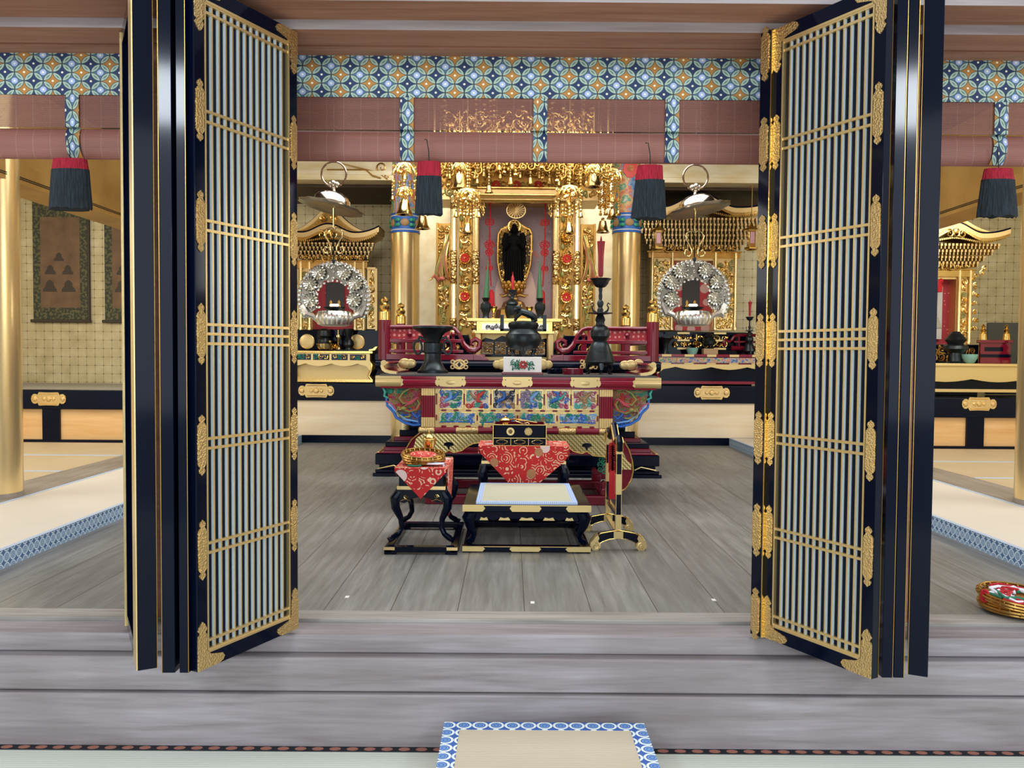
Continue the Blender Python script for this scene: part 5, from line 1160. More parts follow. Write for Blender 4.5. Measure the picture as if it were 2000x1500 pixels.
for k in range(8):
    a = k * PI / 4; mb.ring((c.x + .016 * math.cos(a), 5.627, c.z + .016 * math.sin(a)), .009, .0028, 10); mb.tube([(c.x, 5.628, c.z), (c.x + .026 * math.cos(a), 5.628, c.z + .026 * math.sin(a))], .002, 5)
obj('star_crest', mb, 'palegold', t)
zr = h2 + .01; t = thing('hand_censer', 'long-handled small gold censer resting in the open sutra box', 'censer', (X(987, 5.75), 5.75, zr)); s = 5.75 / 1620
cx = X(987, 5.75, 825); zc = zh + .005
obj('censer_bowl', MB().lathe([(9 * s, zr - zc), (9 * s, -.02), (6 * s, -.012), (10 * s, .0), (12 * s, .012), (12 * s, .018), (8 * s, .028), (2 * s, .034), (2.6 * s, .040), (.5 * s, .044)], (cx, 5.75, zc), 18), 'gold', t)
obj('handle', MB().tube([(cx + .02, 5.75, zc + .018), (cx + .09, 5.74, zc + .022), (cx + .16, 5.72, zc + .008), (cx + .22, 5.70, zc - .0)], [.005, .004, .005, .006], 8), 'gold', t)
obj('handle_curl', MB().tube([(cx + .07, 5.73, zc + .010), (cx + .12, 5.71, zc - .006), (cx + .155, 5.70, zc + .004), (cx + .165, 5.70, zc - .006)], .003, 6), 'brass', t)
# dais
D0 = 4.78; s = D0 / 1620; xa, xb = X(904, D0, 1000), X(1154, D0, 1000); y1 = 5.54; zt = Z(986, D0)
t = thing('low_dais', 'low black lacquer dais with gilt corners and woven straw seat mat', 'dais', ((xa + xb) / 2, (D0 + y1) / 2, 0))
mb = MB().box(xa, xb, D0, y1, zt - .042, zt); obj('dais_top', mb, 'black', t, .004)
m0, m1 = xa + .075, xb - .075
obj('seat_mat', MB().box(m0 + .03, m1 - .03, D0 + .05, y1 - .04, zt, zt + .012), 'tatamis', t)
obj('mat_border', MB().box(m0, m0 + .032, D0 + .02, y1 - .02, zt, zt + .013).box(m1 - .032, m1, D0 + .02, y1 - .02, zt, zt + .013).box(m0 + .032, m1 - .032, D0 + .02, D0 + .052, zt, zt + .013).box(m0 + .032, m1 - .032, y1 - .045, y1 - .02, zt, zt + .013), 'bordS', t)
def giltrail(z0, z1, y, par):
    c = (xa + xb) / 2
    for a, b in ((xa - .002, xa + .13), (c - .085, c + .085), (xb - .13, xb + .002)):
        h = (z1 - z0) / 2; zc = (z0 + z1) / 2
        obj('gilt_fitting', MB().prism([(a, z0), (b - (.015 if b < xb else 0), z0), (b, zc), (b - (.015 if b < xb else 0), z1), (a, z1), (a - (.0 if a < xa else .015), zc)] if a > xa else [(a, z0), (b - .015, z0), (b, zc), (b - .015, z1), (a, z1)], 'y', y - .003, y), 'palegold', par)
    obj('gilt_line', MB().box(xa, xb, y - .004, y + .004, z1 - .004, z1 + .001), 'brass', par)
giltrail(zt - .040, zt - .002, D0, t)
mb = MB().box(xa - .004, xb + .004, D0 + .0, D0 + .05, .008, .038).box(xa, xb, y1 - .05, y1, .008, .036).box(xa, xa + .05, D0, y1, .008, .034).box(xb - .05, xb, D0, y1, .008, .034)
for x in (xa, (xa + xb) / 2 - .04, xb - .08): mb.box(x, x + .08, D0 + .005, D0 + .05, 0, .01).box(x, x + .08, y1 - .05, y1, 0, .01)
obj('base_frame', mb, 'black', t, .003); giltrail(.008, .038, D0, t)
q = [(0, 0), (.0, -.055), (.04, -.06), (.07, -.045), (.10, -.055), (.13, -.04), (.20, -.046), (.25, -.035)]
w_ = xb - xa - .10; c = (xa + xb) / 2; pts = [(c - w_ / 2 + a * w_ / .5, b) for a, b in q]; pts = pts + [(2 * c - a, b) for a, b in pts[::-1]]
ap = obj('apron', MB().prism([(a, zt - .044 + b) for a, b in pts], 'y', D0 + .04, D0 + .055), 'black', t)
mb = MB()
for k, (o_, w2) in enumerate(((-.13, .07), (0, .09), (.13, .07), (-.25, .05), (.25, .05))): obj('gilt_cloud', MB().prism([(c + o_ - w2 / 2, zt - .098), (c + o_ + w2 / 2, zt - .098), (c + o_ + w2 / 3, zt - .080), (c + o_, zt - .086), (c + o_ - w2 / 3, zt - .080)], 'y', D0 + .036, D0 + .040), 'palegold', ap)
for sx, x in ((-1, xa + .05), (1, xb - .05)):
    for sy, y in ((-1, D0 + .05), (1, y1 - .05)):
        z1_, z0_ = zt - .045, .036; pts = [(0, z1_), (.02, z1_ - .04), (.012, z1_ - .08), (-.012, z0_ + .06), (.0, z0_ + .03), (.022, z0_ + .018)]
        obj('leg', MB().tube([(x + a * sx, y + a * sy, z) for a, z in pts], [.034, .038, .028, .018, .020, .016], 10), 'black', t)
# gong stand
xg = .574; Yf, Yr = 4.885, 5.40
t = thing('gong_stand', 'slim black and gilt gong stand seen from its side, right of the dais', 'gong stand', (xg, 5.14, 0))
for y in (Yf, Yr):
    k = 1; o = [(-.165, .02), (-.16, .05), (-.135, .085), (-.10, .10), (-.06, .108), (0, .118), (.06, .108), (.10, .10), (.135, .085), (.16, .05), (.165, .02), (.15, 0), (.12, .002), (.105, .02), (.11, .04), (.09, .052), (.05, .066), (0, .072), (-.05, .066), (-.09, .052), (-.11, .04), (-.105, .02), (-.12, .002), (-.15, 0)]
    f = obj('foot', MB().prism([(xg + a, b) for a, b in o], 'y', y - .02, y + .02), 'black', t)
    for q in (-1, 1):
        mb = MB().prism([(xg + q * a, b) for a, b in [(.168, .02), (.163, .052), (.138, .087), (.122, .095), (.112, .07), (.120, .052), (.108, .042), (.103, .02), (.12, -.0), (.152, -.0)]], 'y', y - .023, y + .023); mb.curl((xg + q * .135, y - .024, .024), .022, 1.2, PI / 2, .004, 0, q, 12); obj('gilt_foot_end', mb, 'palegold', f)
    obj('gilt_collar', MB().box(xg - .028, xg + .028, y - .024, y + .024, .070, .112), 'palegold', f)
    mb = MB().tube([(xg + a, y - .021, b) for a, b in o[1:10]], .0035, 5); mb.tube([(xg + a, y - .021, b) for a, b in o[13:22]], .003, 5); obj('gilt_line', mb, 'gold', f)
    zt_ = Z(872 if y == Yf else 838, y)
    up = obj('upright', MB().box(xg - .015, xg + .015, y - .015, y + .015, .11, zt_), 'black', t, .002)
    for za, zb_ in ((.115, .21), (.33, .45), (.57, .66)): obj('gilt_sleeve', MB().box(xg - .0175, xg + .0175, y - .0175, y + .0175, za, zb_), 'palegold', up)
    mb = MB()
    for x in (-1, 1): mb.box(xg + x * .0155 - .0012, xg + x * .0155 + .0012, y - .0165, y + .0165, .11, zt_)
    obj('gilt_line', mb, 'gold', up)
zf, zr_ = Z(872, Yf), Z(838, Yr)
top = [(xg, Yf - .035, zf - .02), (xg, Yf - .04, zf + .03), (xg, Yf, zf + .055), (xg, Yf + .05, zf + .04), (xg, Yf + .10, zf + .02), (xg, (Yf + Yr) / 2, zf + .11), (xg, Yr - .10, zf + .02), (xg, Yr - .05, zf + .04), (xg, Yr, zf + .055), (xg, Yr + .04, zf + .03), (xg, Yr + .035, zf - .02)]
obj('arched_top', MB().tube(top, [.016, .020, .020, .018, .018, .02, .018, .018, .02, .02, .016], 8), 'black', t)
obj('gilt_line', MB().tube([(p[0] - .018, p[1], p[2]) for p in top], .005, 5).tube([(p[0] + .018, p[1], p[2]) for p in top], .005, 5), 'gold', t)
for z in (.19, .21, .52): obj('cross_bar', MB().box(xg - .009, xg + .009, Yf, Yr, z - .008, z + .008), 'black' if z != .21 else 'gold', t, .002)
obj('gilt_foot_tie', MB().box(xg - .012, xg + .012, Yf, Yr, .085, .10), 'goldm', t)
c = at(1196, 920, 5.15); z0, z1 = Z(868, 5.15), Z(972, 5.15); zm = Z(918, 5.15)
mb = MB(); mb.tube([(c.x, 5.15, z0 + .05), (c.x, 5.15, zm)], .005, 6)
for i in range(14):
    z = z0 + (zm - z0) * i / 13
    for q in (-1, 1): mb.ring((c.x + q * .008, 5.15, z), .013, .0055, 10, axis='y')
mb.lathe([(.012, 0), (.02, -.012), (.02, -.05), (.022, -.16), (.02, -.175)], (c.x, 5.15, zm), 16)
solo('red_tassel', mb, 'redcord', 'thick red knotted cord and tassel hanging inside the gong stand', 'tassel')
# trays on the floor at the right
d = ray(1985, 1212); k = -CAM.z / d.z; p = CAM + d * k; R = .17; cy = p.y + .12; cx = CAM.x + ray(1985, 1190).x * cy / ray(1985, 1190).y + .02
t = thing('floor_trays', 'two stacked round gilt trays with tangled cords on the boards at lower right', 'tray', (cx, cy, 0))
flower_tray(cx, cy, .034, R, 0, .2, t); o, T = flower_tray(cx - .005, cy, .068, R, .10, .6, t)
mb = MB(); mb.T = T; rnd = random.Random(8)
for i in range(9):
    m = (0, 0, 2, 1, 0, 2, 1, 0, 2)[i]; a = rnd.uniform(0, 6.3); pts = []
    for j in range(8):
        a += rnd.uniform(.3, .9) * (-1 if i % 2 else 1); rr = R * rnd.uniform(.2, .85); pts.append((rr * math.cos(a), rr * math.sin(a), .0 + rnd.uniform(0, .02)))
    mb.tube(pts, .007, 6, m)
for a, m in ((2.6, 0), (4.3, 1), (4.9, 0)): 
    for k in range(3): mb.ring((R * math.cos(a) * .98, R * math.sin(a) * .98, -.012 + k * .012), .014, .006, 10, m, 'x')
mb.ball((R * .97 * math.cos(4.2), R * .97 * math.sin(4.2) , -.004), .022, 10, 1); mb.ball((R * .98 * math.cos(4.75), R * .98 * math.sin(4.75), -.03), .022, 10, 0)
obj('silk_cords', mb, ['redcord', 'cordg', 'cordw'], t)
# ============================================================ hanging wheel lamps
def ring_lamp(cx, cy, tilt, label, hy):
    D = 7.0; s = D / 1620; c = at(cx, cy, D); zz = lambda y: Z(y, D, cx)
    t = thing('ring_lamp', label, 'lamp', (c.x, D, zz(640)), 'wreath lamps hanging before the side shrines')
    x = c.x; top = zz(hy)       # hy: top of suspension ring
    obj('suspension_cord', MB().cyl((x, D, top), (x, D, 3.85), .005, 6), 'iron', t)
    mb = MB().ring((x, D, top - 24 * s), 24 * s, 1.8 * s, 36); mb.ball((x - 6 * s, D, top - 44 * s), 6 * s, 12); mb.ball((x + 6 * s, D, top - 44 * s), 6 * s, 12); mb.ball((x, D - .02, top - 42 * s), 6 * s, 12); mb.lathe([(4 * s, 0), (3 * s, 5 * s), (6 * s, 9 * s), (3 * s, 13 * s)], (x, D, top - 58 * s), 14)
    obj('suspension_ring', mb, 'dish', t)
    T = Matrix.Translation((x, D, top - 62 * s)) @ Matrix.Rotation(tilt, 4, 'Y') @ Matrix.Rotation(-.07, 4, 'X')
    mb = MB(); mb.T = T; mb.lathe([(4 * s, 4 * s), (18 * s, 2 * s), (28 * s, -3 * s), (34 * s, -10 * s), (36 * s, -20 * s), (35 * s, -26 * s), (33 * s, -26 * s), (32 * s, -12 * s), (22 * s, -5 * s), (.001, -2 * s)], (0, 0, 0), 40)
    d = obj('dome', mb, 'dish', t)
    mb = MB(); mb.T = T; mb.lathe([(34 * s, -24 * s), (50 * s, -27 * s), (61 * s, -25 * s), (63 * s, -26 * s), (60 * s, -28 * s), (50 * s, -30 * s), (34 * s, -27 * s)], (0, 0, 0), 48, lobes=12, la=.035); obj('foliate_brim', mb, 'silverd', t)
    mb = MB().tube([(x, D, top - 70 * s), (x, D, zz(hy + 128)), (x + 3 * s, D, zz(hy + 132))], 1.8 * s, 8); obj('hanging_rod', mb, 'brass', t)
    y0 = hy + 132; mb = MB()
    for q in (-1, 1):
        pts = [(0, 0), (5, -3), (13, -1), (18, 6), (16, 14), (10, 24), (6, 34), (6, 42), (10, 47), (17, 46), (20, 40), (17, 34), (12, 36)]
        mb.tube([(x + q * a * s, D, zz(y0 + b)) for a, b in pts], 1.6 * s, 8)
    obj('heart_hook', mb, 'brass', t)
    mb = MB().tube([(x, D, zz(y0 + 6)), (x, D, zz(cy - 66))], 1.4 * s, 6); mb.ball((x, D, zz(cy - 72)), 4 * s, 10, sz=1.4); obj('pendant_stem', mb, 'bronze', t)
    # wreath
    a0, a1 = math.radians(-32), math.radians(212); n = 40; R1, R2 = 66 * s, 35 * s; zc = zz(cy)
    def rad(t_): return R1 * (1 + .03 * math.cos(t_ * 14)), R2 * (1 + .10 * math.cos(t_ * 9))
    o = []; i_ = []
    for k in range(n + 1):
        a = a0 + (a1 - a0) * k / n; ro, ri = rad(a); o.append((x + ro * math.cos(a), zc + ro * math.sin(a))); i_.append((x + ri * math.cos(a), zc + ri * math.sin(a)))
    obj('wreath_plate', MB().prism(o + i_[::-1], 'y', D, D + .012), 'silverd', t)
    mb = MB(); rnd = random.Random(cx)
    for k in range(90):
        a = rnd.uniform(a0, a1); r = rnd.uniform(R2 * 1.04, R1 * 1.02); p = (x + r * math.cos(a), D - rnd.uniform(.0, .015), zc + r * math.sin(a))
        if k % 3: mb.curl(p, rnd.uniform(.012, .020), 1.2, rnd.random() * 6, .0055, 0, rnd.choice((-1, 1)), 8)
        else: mb.ball(p, rnd.uniform(.008, .014), 6)
    for k in range(34):
        a = a0 + (a1 - a0) * k / 33; mb.ball((x + R1 * 1.03 * math.cos(a), D, zc + R1 * 1.03 * math.sin(a)), .020, 8, sy=.6)
        if k % 2: mb.ball((x + R2 * .98 * math.cos(a), D, zc + R2 * .98 * math.sin(a)), .013, 8, sy=.6)
    for q in (-1, 1):
        mb.tube([(x + q * 60 * s, D - .01, zz(cy + 15)), (x + q * 52 * s, D - .02, zz(cy + 32)), (x + q * 40 * s, D - .01, zz(cy + 36)), (x + q * 30 * s, D - .01, zz(cy + 48))], [6 * s, 8 * s, 5 * s, 2 * s], 8)
    w = obj('wreath_foliage', mb, 'silver', t)
    for ax, ay in ((-28, -48), (21, -49), (-45, -26), (43, -28), (-44, 6), (40, 4)):
        mb = MB().cyl((x + ax * s, D - .005, zc - ay * s), (x + ax * s, D - .022, zc - ay * s), 14.5 * s, 24, 1); mb.flower((x + ax * s, D - .032, zc - ay * s), 14 * s, 14, 0, 0, .025); mb.flower((x + ax * s, D - .055, zc - ay * s), 7 * s, 8, 0, 0, .012); obj('chrysanthemum', mb, ['silver', 'bronze'], w)
    zb = zz(637)
    mb = MB().lathe([(22 * s, 0), (31 * s, 3 * s), (35 * s, 10 * s), (36 * s, 18 * s), (33 * s, 26 * s), (30 * s, 29 * s), (28 * s, 29 * s), (30 * s, 20 * s)], (x, D + .02, zb), 64, lobes=22, la=.03); obj('fluted_bowl', mb, 'silver', t)
    obj('oil_dish', MB().lathe([(4 * s, 28 * s), (12 * s, 31 * s), (20 * s, 35 * s), (22 * s, 37 * s), (18 * s, 36 * s)], (x, D + .02, zb), 24), 'bronze', t)
    obj('lamp_light', MB().tube([(x - 2 * s - 7 * s, D + .02, zb + 41 * s), (x - 7 * s, D + .02, zb + 41 * s), (x + 7 * s, D + .02, zb + 41 * s), (x + 9 * s, D + .02, zb + 41 * s)], [.3 * s, 2.2 * s, 2.2 * s, .3 * s], 10), 'lamp', t)
    l = bpy.data.lights.new('lamp_glow', 'POINT'); l.energy = 2.5; l.color = (1, .9, .8); l.shadow_soft_size = .03; lo = bpy.data.objects.new('lamp_glow', l); C.collection.objects.link(lo); lo.location = (x, D - .03, zb + 47 * s)
ring_lamp(652, 582, math.radians(11), 'silver flower wreath lamp under a tilted metal dish, hanging left of the altar', 316)
ring_lamp(1355, 579, math.radians(-11), 'silver flower wreath lamp under a tilted metal dish, hanging right of the altar', 322)
# ============================================================ side shrines
def hump(u, h, tip):       # cusped-gable eave line, u in [-1, 1]
    a = abs(u)
    z = h * .5 * (1 + math.cos(PI * a / .52)) if a < .52 else 0
    if a > .55: z += tip * ((a - .55) / .45) ** 2
    return z
def mini_shrine(cx, D, hw, ye, hh, tip, peak, body, rows, label, half=None, pic='redpat', rf=.3, base_y=645, open_hw=38, lint=(500, 512), caps=True):
    s = D / 1620; x = X(cx, D, 500); zz = lambda y: Z(y, D, cx)
    t = thing('side_shrine', label, 'shrine', (x, D, zz(base_y)), 'gold side shrines')
    n = 40; Df = D - rf
    for k, (off, th, m, nm) in enumerate(((0, 9, 'goldm', 'curved_eave'), (9, 3, 'black2', 'roof_edge'), (-5, 5, 'gold', 'eave_moulding'))):
        top, bot = [], []
        for i in range(n + 1):
            u = -1 + 2 * i / n; z = zz(ye) + (hump(u, hh, tip) + off) * s; top.append((x + u * hw * s * (1 if off >= 0 else .97), z + th * s)); bot.append((x + u * hw * s * (1 if off >= 0 else .97), z))
        obj(nm, MB().prism(bot + top[::-1], 'y', Df - (.02 if k == 2 else 0), D + .2), m, t)
    # gable above
    if peak:
        for w2, m, dy, nm in ((1.0, 'black2', 0, 'gable_edge'), (.97, 'goldm', -.012, 'gable_board'), (.80, 'goldd', -.02, 'gable_board'), (.70, 'gold', -.03, 'gable_board')):
            o = []; yb = ye - 12
            for i in range(21):
                u = i / 20; o.append((x + u * hw * .86 * w2 * s, zz(yb) + (peak * w2) * s * ((1 - u) ** 1.9)))
            pts = [(2 * x - a, b) for a, b in o[::-1]] + o[1:]; th = 9 * s if nm != 'gable_edge' else 3 * s
            low = [(a, max(zz(yb) - .01, b - th)) for a, b in pts]
            if m == 'goldd' : low = [(a, zz(yb) - .01) for a, b in pts]
            obj(nm, MB().prism(pts + low[::-1], 'y', Df + .05 + dy, (D + .2 if m == 'black2' else Df + .09)), m, t)
        mb = MB(); mb.tube([(x, Df, zz(ye - 12) + peak * s - .03), (x, Df, zz(ye - 12) + peak * s + .07)], [.04, .008], 8)
        for q in (-1, 1): mb.curl((x + q * .07, Df, zz(ye - 14)+ hh * s + .05), .05, 1.3, 0, .012, 0, q, 12)
        obj('ridge_ornament', mb, 'gold', t)
    mb = MB()
    for q in (-1, 0, 1): mb.curl((x + q * 12 * s, Df - .02, zz(ye + 4) + hh * .6 * s), 8 * s, 1.3, 2, .012, 0, 1 if q > 0 else -1, 12)
    mb.ball((x, Df - .02, zz(ye - 2) + hh * .55 * s), 7 * s, 8, sz=.8, sy=.4); obj('gable_pendant', mb, 'gold', t)
    mb = MB(); k = int(hw * 2 / 4)
    for i in range(k):
        u = -1 + 2 * (i + .5) / k; mb.box(x + u * hw * .93 * s - .008, x + u * hw * .93 * s + .008, Df, Df + .3, zz(ye + 6) + hump(u, hh * .35, tip) * s - .012, zz(ye + 6) + hump(u, hh * .35, tip) * s + .01)
    obj('rafters', mb, 'gold', t)
    # bracket rows
    mb = MB(); y0, y1 = ye + 8, lint[0] - 6; nr = rows
    for r in range(nr):
        f = r / nr; w_ = (hw * .9) * (1 - f) + body * 1.02 * f; yy = y0 + (y1 - y0) * f; h = (y1 - y0) / nr; nb = max(5, int(w_ / 3.6))
        for i in range(nb):
            u = -1 + 2 * (i + .5 + (.25 if r % 2 else 0)) / nb; bx = x + u * w_ * s; dd = D - rf * .8 * (1 - f)
            mb.box(bx - 2.0 * s, bx + 2.0 * s, dd, dd + .1, zz(yy + h * .45), zz(yy)); mb.box(bx - .9 * s, bx + .9 * s, dd + .01, dd + .1, zz(yy + h), zz(yy + h * .45))
    mb.box(x - body * s, x + body * s, D + .02, D + .2, zz(y1), zz(ye), 1); obj('bracket_tiers', mb, ['goldm', 'glassd'], t)
    # body
    zb = zz(base_y); b = body * s; o_ = open_hw * s
    mb = MB().box(x - b, x - o_, D, D + .25, zb, zz(lint[0])).box(x + o_, x + b, D, D + .25, zb, zz(lint[0])).box(x - o_, x + o_, D, D + .25, zz(lint[1] + 4), zz(lint[0])); obj('body_frame', mb, 'goldm', t)
    obj('lintel', MB().box(x - b * 1.06, x + b * 1.06, D - .04, D + .02, zz(lint[1]), zz(lint[0])).box(x - b * 1.1, x + b * 1.1, D - .05, D + .02, zz(lint[0]), zz(lint[0] - 3)), 'gold', t, .004)
    mb = MB(); scrolls(mb, x - b, x + b, zz(lint[0] - 2), zz(lint[0] - 14), D - .05, .04, .011, int(cx)); obj('frieze_carving', mb, 'goldd', t)
    for q in (-1, 1):
        for r0 in (o_ + 4 * s, b - 3 * s):
            obj('column', MB().lathe([(3.8 * s, zb), (3.8 * s, zb + .03), (3 * s, zb + .04), (3 * s, zz(lint[0]))], (x + q * r0, D - .03, 0), 14), 'goldp', t)
        mb = MB(); a, c = sorted((x + q * (o_ + 8 * s), x + q * (b - 7 * s)))
        scrolls(mb, a, c, zb + .03, zz(lint[1] + 5), D - .012, .035, .009, int(cx) + q, (0, 0, 0, 1)); obj('side_carving', mb, ['gold', 'olive'], t)
    zi = D + .16
    mb = MB().box(x - o_, x + o_, zi, zi + .02, zb, zz(lint[1] + 4)); obj('red_backcloth', mb, pic, t)
    mb = MB().box(x - o_ * .45, x + o_ * .45, zi - .02, zi - .01, zz(base_y - 18), zz(lint[1] + 25))
    p = obj('portrait_scroll', mb, 'glassd', t)
    mb = MB()
    for q in (-.2, .2): mb.lathe([(o_ * .16, 0), (o_ * .15, 8 * s), (o_ * .07, 22 * s), (o_ * .05, 24 * s), (o_ * .07, 28 * s), (.002, 32 * s)], (x + q * o_, zi - .03, zz(base_y - 28)), 10, sy=.15)
    obj('scroll_figures', mb, 'goldd', p)
    return t, x, zz, s, zb
# left
t, x, zz, s, zb = mini_shrine(650, 10.95, 96, 470, 16, 12, 60, 64, 4, 'gold side shrine with steep curved gable, behind the left wreath lamp', rf=.28, lint=(512, 525), open_hw=40)
for q in (-1, 1):
    a, c = sorted((x + q * 67 * s, x + q * 84 * s)); wg = obj('side_wing', MB().box(a, c, 10.95, 10.97, zz(642), zz(524)).box(x + q * 85 * s - .012, x + q * 85 * s + .012, 10.93, 10.98, zz(645), zz(524)).box(a, c, 10.92, 10.98, zz(526), zz(522)), 'goldm', t)
    mb = MB(); scrolls(mb, a + .015, c - .01, zz(640), zz(528), 10.94, .036, .010, 8 + q, (0, 0, 1, 2)); obj('wing_carving', mb, ['gold', 'goldd', 'olive'], wg)
def stand_table(x0, x1, D, yt, yb, kind, label, depth=.4):
    s = D / 1620; xm = (x0 + x1) / 2; a, b = X(x0, D, 700), X(x1, D, 700); zz = lambda y: Z(y, D, xm)
    t = thing('offering_table', label, 'table', ((a + b) / 2, D, zz(yb))); z0, z1 = zz(yb), zz(yt)
    body, edge = ('goldm', 'gold') if kind == 'gold' else ('red', 'redb')
    if kind == 'plain': body, edge = 'palegold', 'goldm'
    obj('tabletop', MB().box(a, b, D, D + depth, z1 - .035, z1), edge, t, .005)
    obj('drawer_band', MB().box(a + .04, b - .04, D + .02, D + depth - .02, z1 - (.13 if kind != 'plain' else .15), z1 - .035), body, t)
    if kind == 'gold':
        n = 4; mb = MB()
        for i in range(n):
            c0 = a + .06 + (b - a - .12) * i / n; c1 = c0 + (b - a - .12) / n - .03; mb.box(c0, c1, D + .012, D + .02, z1 - .12, z1 - .045, 2); scrolls(mb, c0 + .01, c1 - .01, z1 - .115, z1 - .05, D + .008, .028, .006, i, (0, 1))
        obj('carved_frieze', mb, ['gold', 'green', 'navy'], t)
    if kind == 'red':
        obj('painted_frieze', MB().box(a + .05, b - .05, D + .012, D + .02, z1 - .11, z1 - .045), 'paintband', t)
        for i in range(5):
            c = a + (b - a) * (i + .5) / 5; obj('gilt_fitting', MB().box(c - .06, c + .06, D - .004, D + .01, z1 - .033, z1 - .003).box(c - .06, c + .06, D + .014, D + .02, z1 - .128, z1 - .113), 'palegold', t)
    w = b - a; n = 18; zl = z1 - .13 if kind != 'plain' else z1 - .15
    pts = [(a + .03, zl)] + [(a + .03 + (w - .06) * i / n, zl - .035 - .035 * abs(math.cos(PI * 3 * i / n)) - (.06 if i in (0, n) else 0)) for i in range(n + 1)] + [(b - .03, zl)]
    obj('scalloped_apron', MB().prism(pts, 'y', D + .01, D + .025), 'goldm' if kind == 'gold' else 'palegold', t)
    for xx, q in ((a + .05, -1), (b - .05, 1)):
        for yy in (D + .05, D + depth - .05):
            obj('leg', MB().tube([(xx, yy, zl), (xx + q * .035, yy, zl - .05), (xx + q * .02, yy, (zl + z0) / 2), (xx - q * .005, yy, z0 + .08), (xx + q * .03, yy, z0 + .035)], [.03, .035, .028, .022, .026], 10), 'gold' if kind != 'red' else 'red', t)
    mb = MB().box(a, b, D, D + depth, z0, z0 + .035); obj('base_board', mb, edge, t)
    obj('under_panel', MB().box(a + .06, b - .06, D + .12, D + .14, z0 + .035, zl), 'palegold' if kind == 'gold' else 'black2', t)
    return t, a, b, z1, zz, s
t, a, b, z1, zz, s = stand_table(566, 728, 10.72, 685, 746, 'gold', 'gilt carved offering table with curled legs below the left side shrine', .22)
mb = MB().prism([(b - .05, z1), (b + .03, z1 + .01), (b + .06, z1 + .06), (b + .03, z1 + .055), (b, z1 + .03), (b - .05, z1 + .02)], 'y', 10.72, 10.94); obj('upturned_end', mb, 'gold', t)
x = X(650, 10.98, 660)
t = thing('black_pedestal', 'black lacquer pedestal carrying the left side shrine', 'pedestal', (x, 11.05, .768))
obj('pedestal_block', MB().box(x - .55, x + .62, 10.95, 11.25, .768, Z(646, 10.95)), 'black', t, .005)
mb = MB().box(x - .20, x + .22, 10.93, 10.95, Z(682, 10.95), Z(650, 10.95)); 
for q in (-1, 1): mb.ball((x + q * .33, 10.94, Z(670, 10.95)), .10, 18, 1, sy=.1)
obj('gilt_panels', mb, ['black2', 'palegold'], t)
D = 10.8; s = D / 1620; zt = Z(685, 10.72)
xc = X(634, D, 660); solo('black_censer', MB().lathe([(5 * s, 0), (9 * s, 4 * s), (12 * s, 12 * s), (11 * s, 19 * s), (9 * s, 22 * s), (13 * s, 26 * s), (12 * s, 36 * s), (7 * s, 40 * s)], (xc, D, zt), 18), 'bronze', 'black lidded censer on the gilt table at the left side shrine', 'censer')
xc = X(681, D, 660); solo('black_jar', MB().lathe([(8 * s, 0), (7 * s, 3 * s), (11 * s, 9 * s), (10 * s, 16 * s), (5 * s, 22 * s), (9 * s, 34 * s), (11 * s, 40 * s)], (xc, D, zt), 18), 'bronze', 'black flared jar right of the brass tray on the left gilt table', 'jar')
xc = X(638, 10.76, 680); s2 = 10.76 / 1620; t = thing('brass_tray', 'round brass tray with small brass cups on the left gilt table', 'tray', (xc, 10.76, zt))
obj('tray_rim', MB().lathe([(14 * s2, 0), (17 * s2, 3 * s2), (20 * s2, 11 * s2), (19 * s2, 11 * s2), (15 * s2, 4 * s2), (.01, 3 * s2)], (xc, 10.76, zt), 24), 'brass', t)
for q in (-7, 0, 7): obj('small_cup', MB().lathe([(2 * s2, 8 * s2), (3.4 * s2, 12 * s2), (3.4 * s2, 17 * s2), (2 * s2, 17 * s2)], (xc + q * s2, 10.76, zt), 10), 'brass', t)
xc = X(661, 10.78, 670); solo('brass_candlestick', MB().lathe([(8 * s, 0), (6 * s, 6 * s), (2 * s, 10 * s), (3 * s, 18 * s), (6 * s, 24 * s), (5 * s, 28 * s), (2 * s, 29 * s), (1.6 * s, 38 * s)], (xc, 10.78, zt), 14), 'brass', 'small brass candlestick between the black vessels on the left gilt table', 'candlestick')
# right
t, x, zz, s, zb = mini_shrine(1355, 10.95, 134, 424, 26, 10, 0, 84, 6, 'large gold side shrine with broad cusped roof, behind the right wreath lamp', pic='redpat2', rf=.35, lint=(494, 505), open_hw=38)
def small_lantern(px, D, y0, y1, label):
    s = D / 1620; x = X(px, D, y1); zz = lambda y: Z(y, D, px); t = thing('hanging_lantern', label, 'lantern', (x, D, zz(y1)), 'small gold lanterns at the right side shrine')
    obj('chain', MB().cyl((x, D, zz(y0)), (x, D, 3.30), .006, 6), 'goldd', t)
    obj('lantern_roof', MB().lathe([(16 * s, -16 * s), (14 * s, -13 * s), (5 * s, -9 * s), (3 * s, -4 * s), (.5 * s, 0)], (x, D, zz(y0)), 6), 'gold', t)
    h = zz(y0 + 15) - zz(y1 - 8); obj('lantern_body', MB().box(x - 7 * s, x + 7 * s, D - 7 * s, D + 7 * s, zz(y1 - 8), zz(y0 + 15)), 'brass', t, .006)
    mb = MB(); mb.box(x - 4 * s, x + 4 * s, D - 7.4 * s, D - 7 * s, zz(y1 - 14), zz(y0 + 20)); obj('lantern_window', mb, 'lpink', t)
    obj('lantern_foot', MB().lathe([(8 * s, -8 * s), (13 * s, -5 * s), (14 * s, -2 * s), (9 * s, 0)], (x, D, zz(y1 - 8)), 6), 'gold', t)
small_lantern(1285, 10.45, 436, 490, 'small square gold lantern hanging left of the right wreath lamp')
small_lantern(1467, 10.45, 434, 490, 'small square gold lantern hanging beside the right folding doors')
t, a, b, z1, zz, s = stand_table(1280, 1500, 10.72, 692, 750, 'red', 'low crimson offering table with painted frieze below the right side shrine', .22)
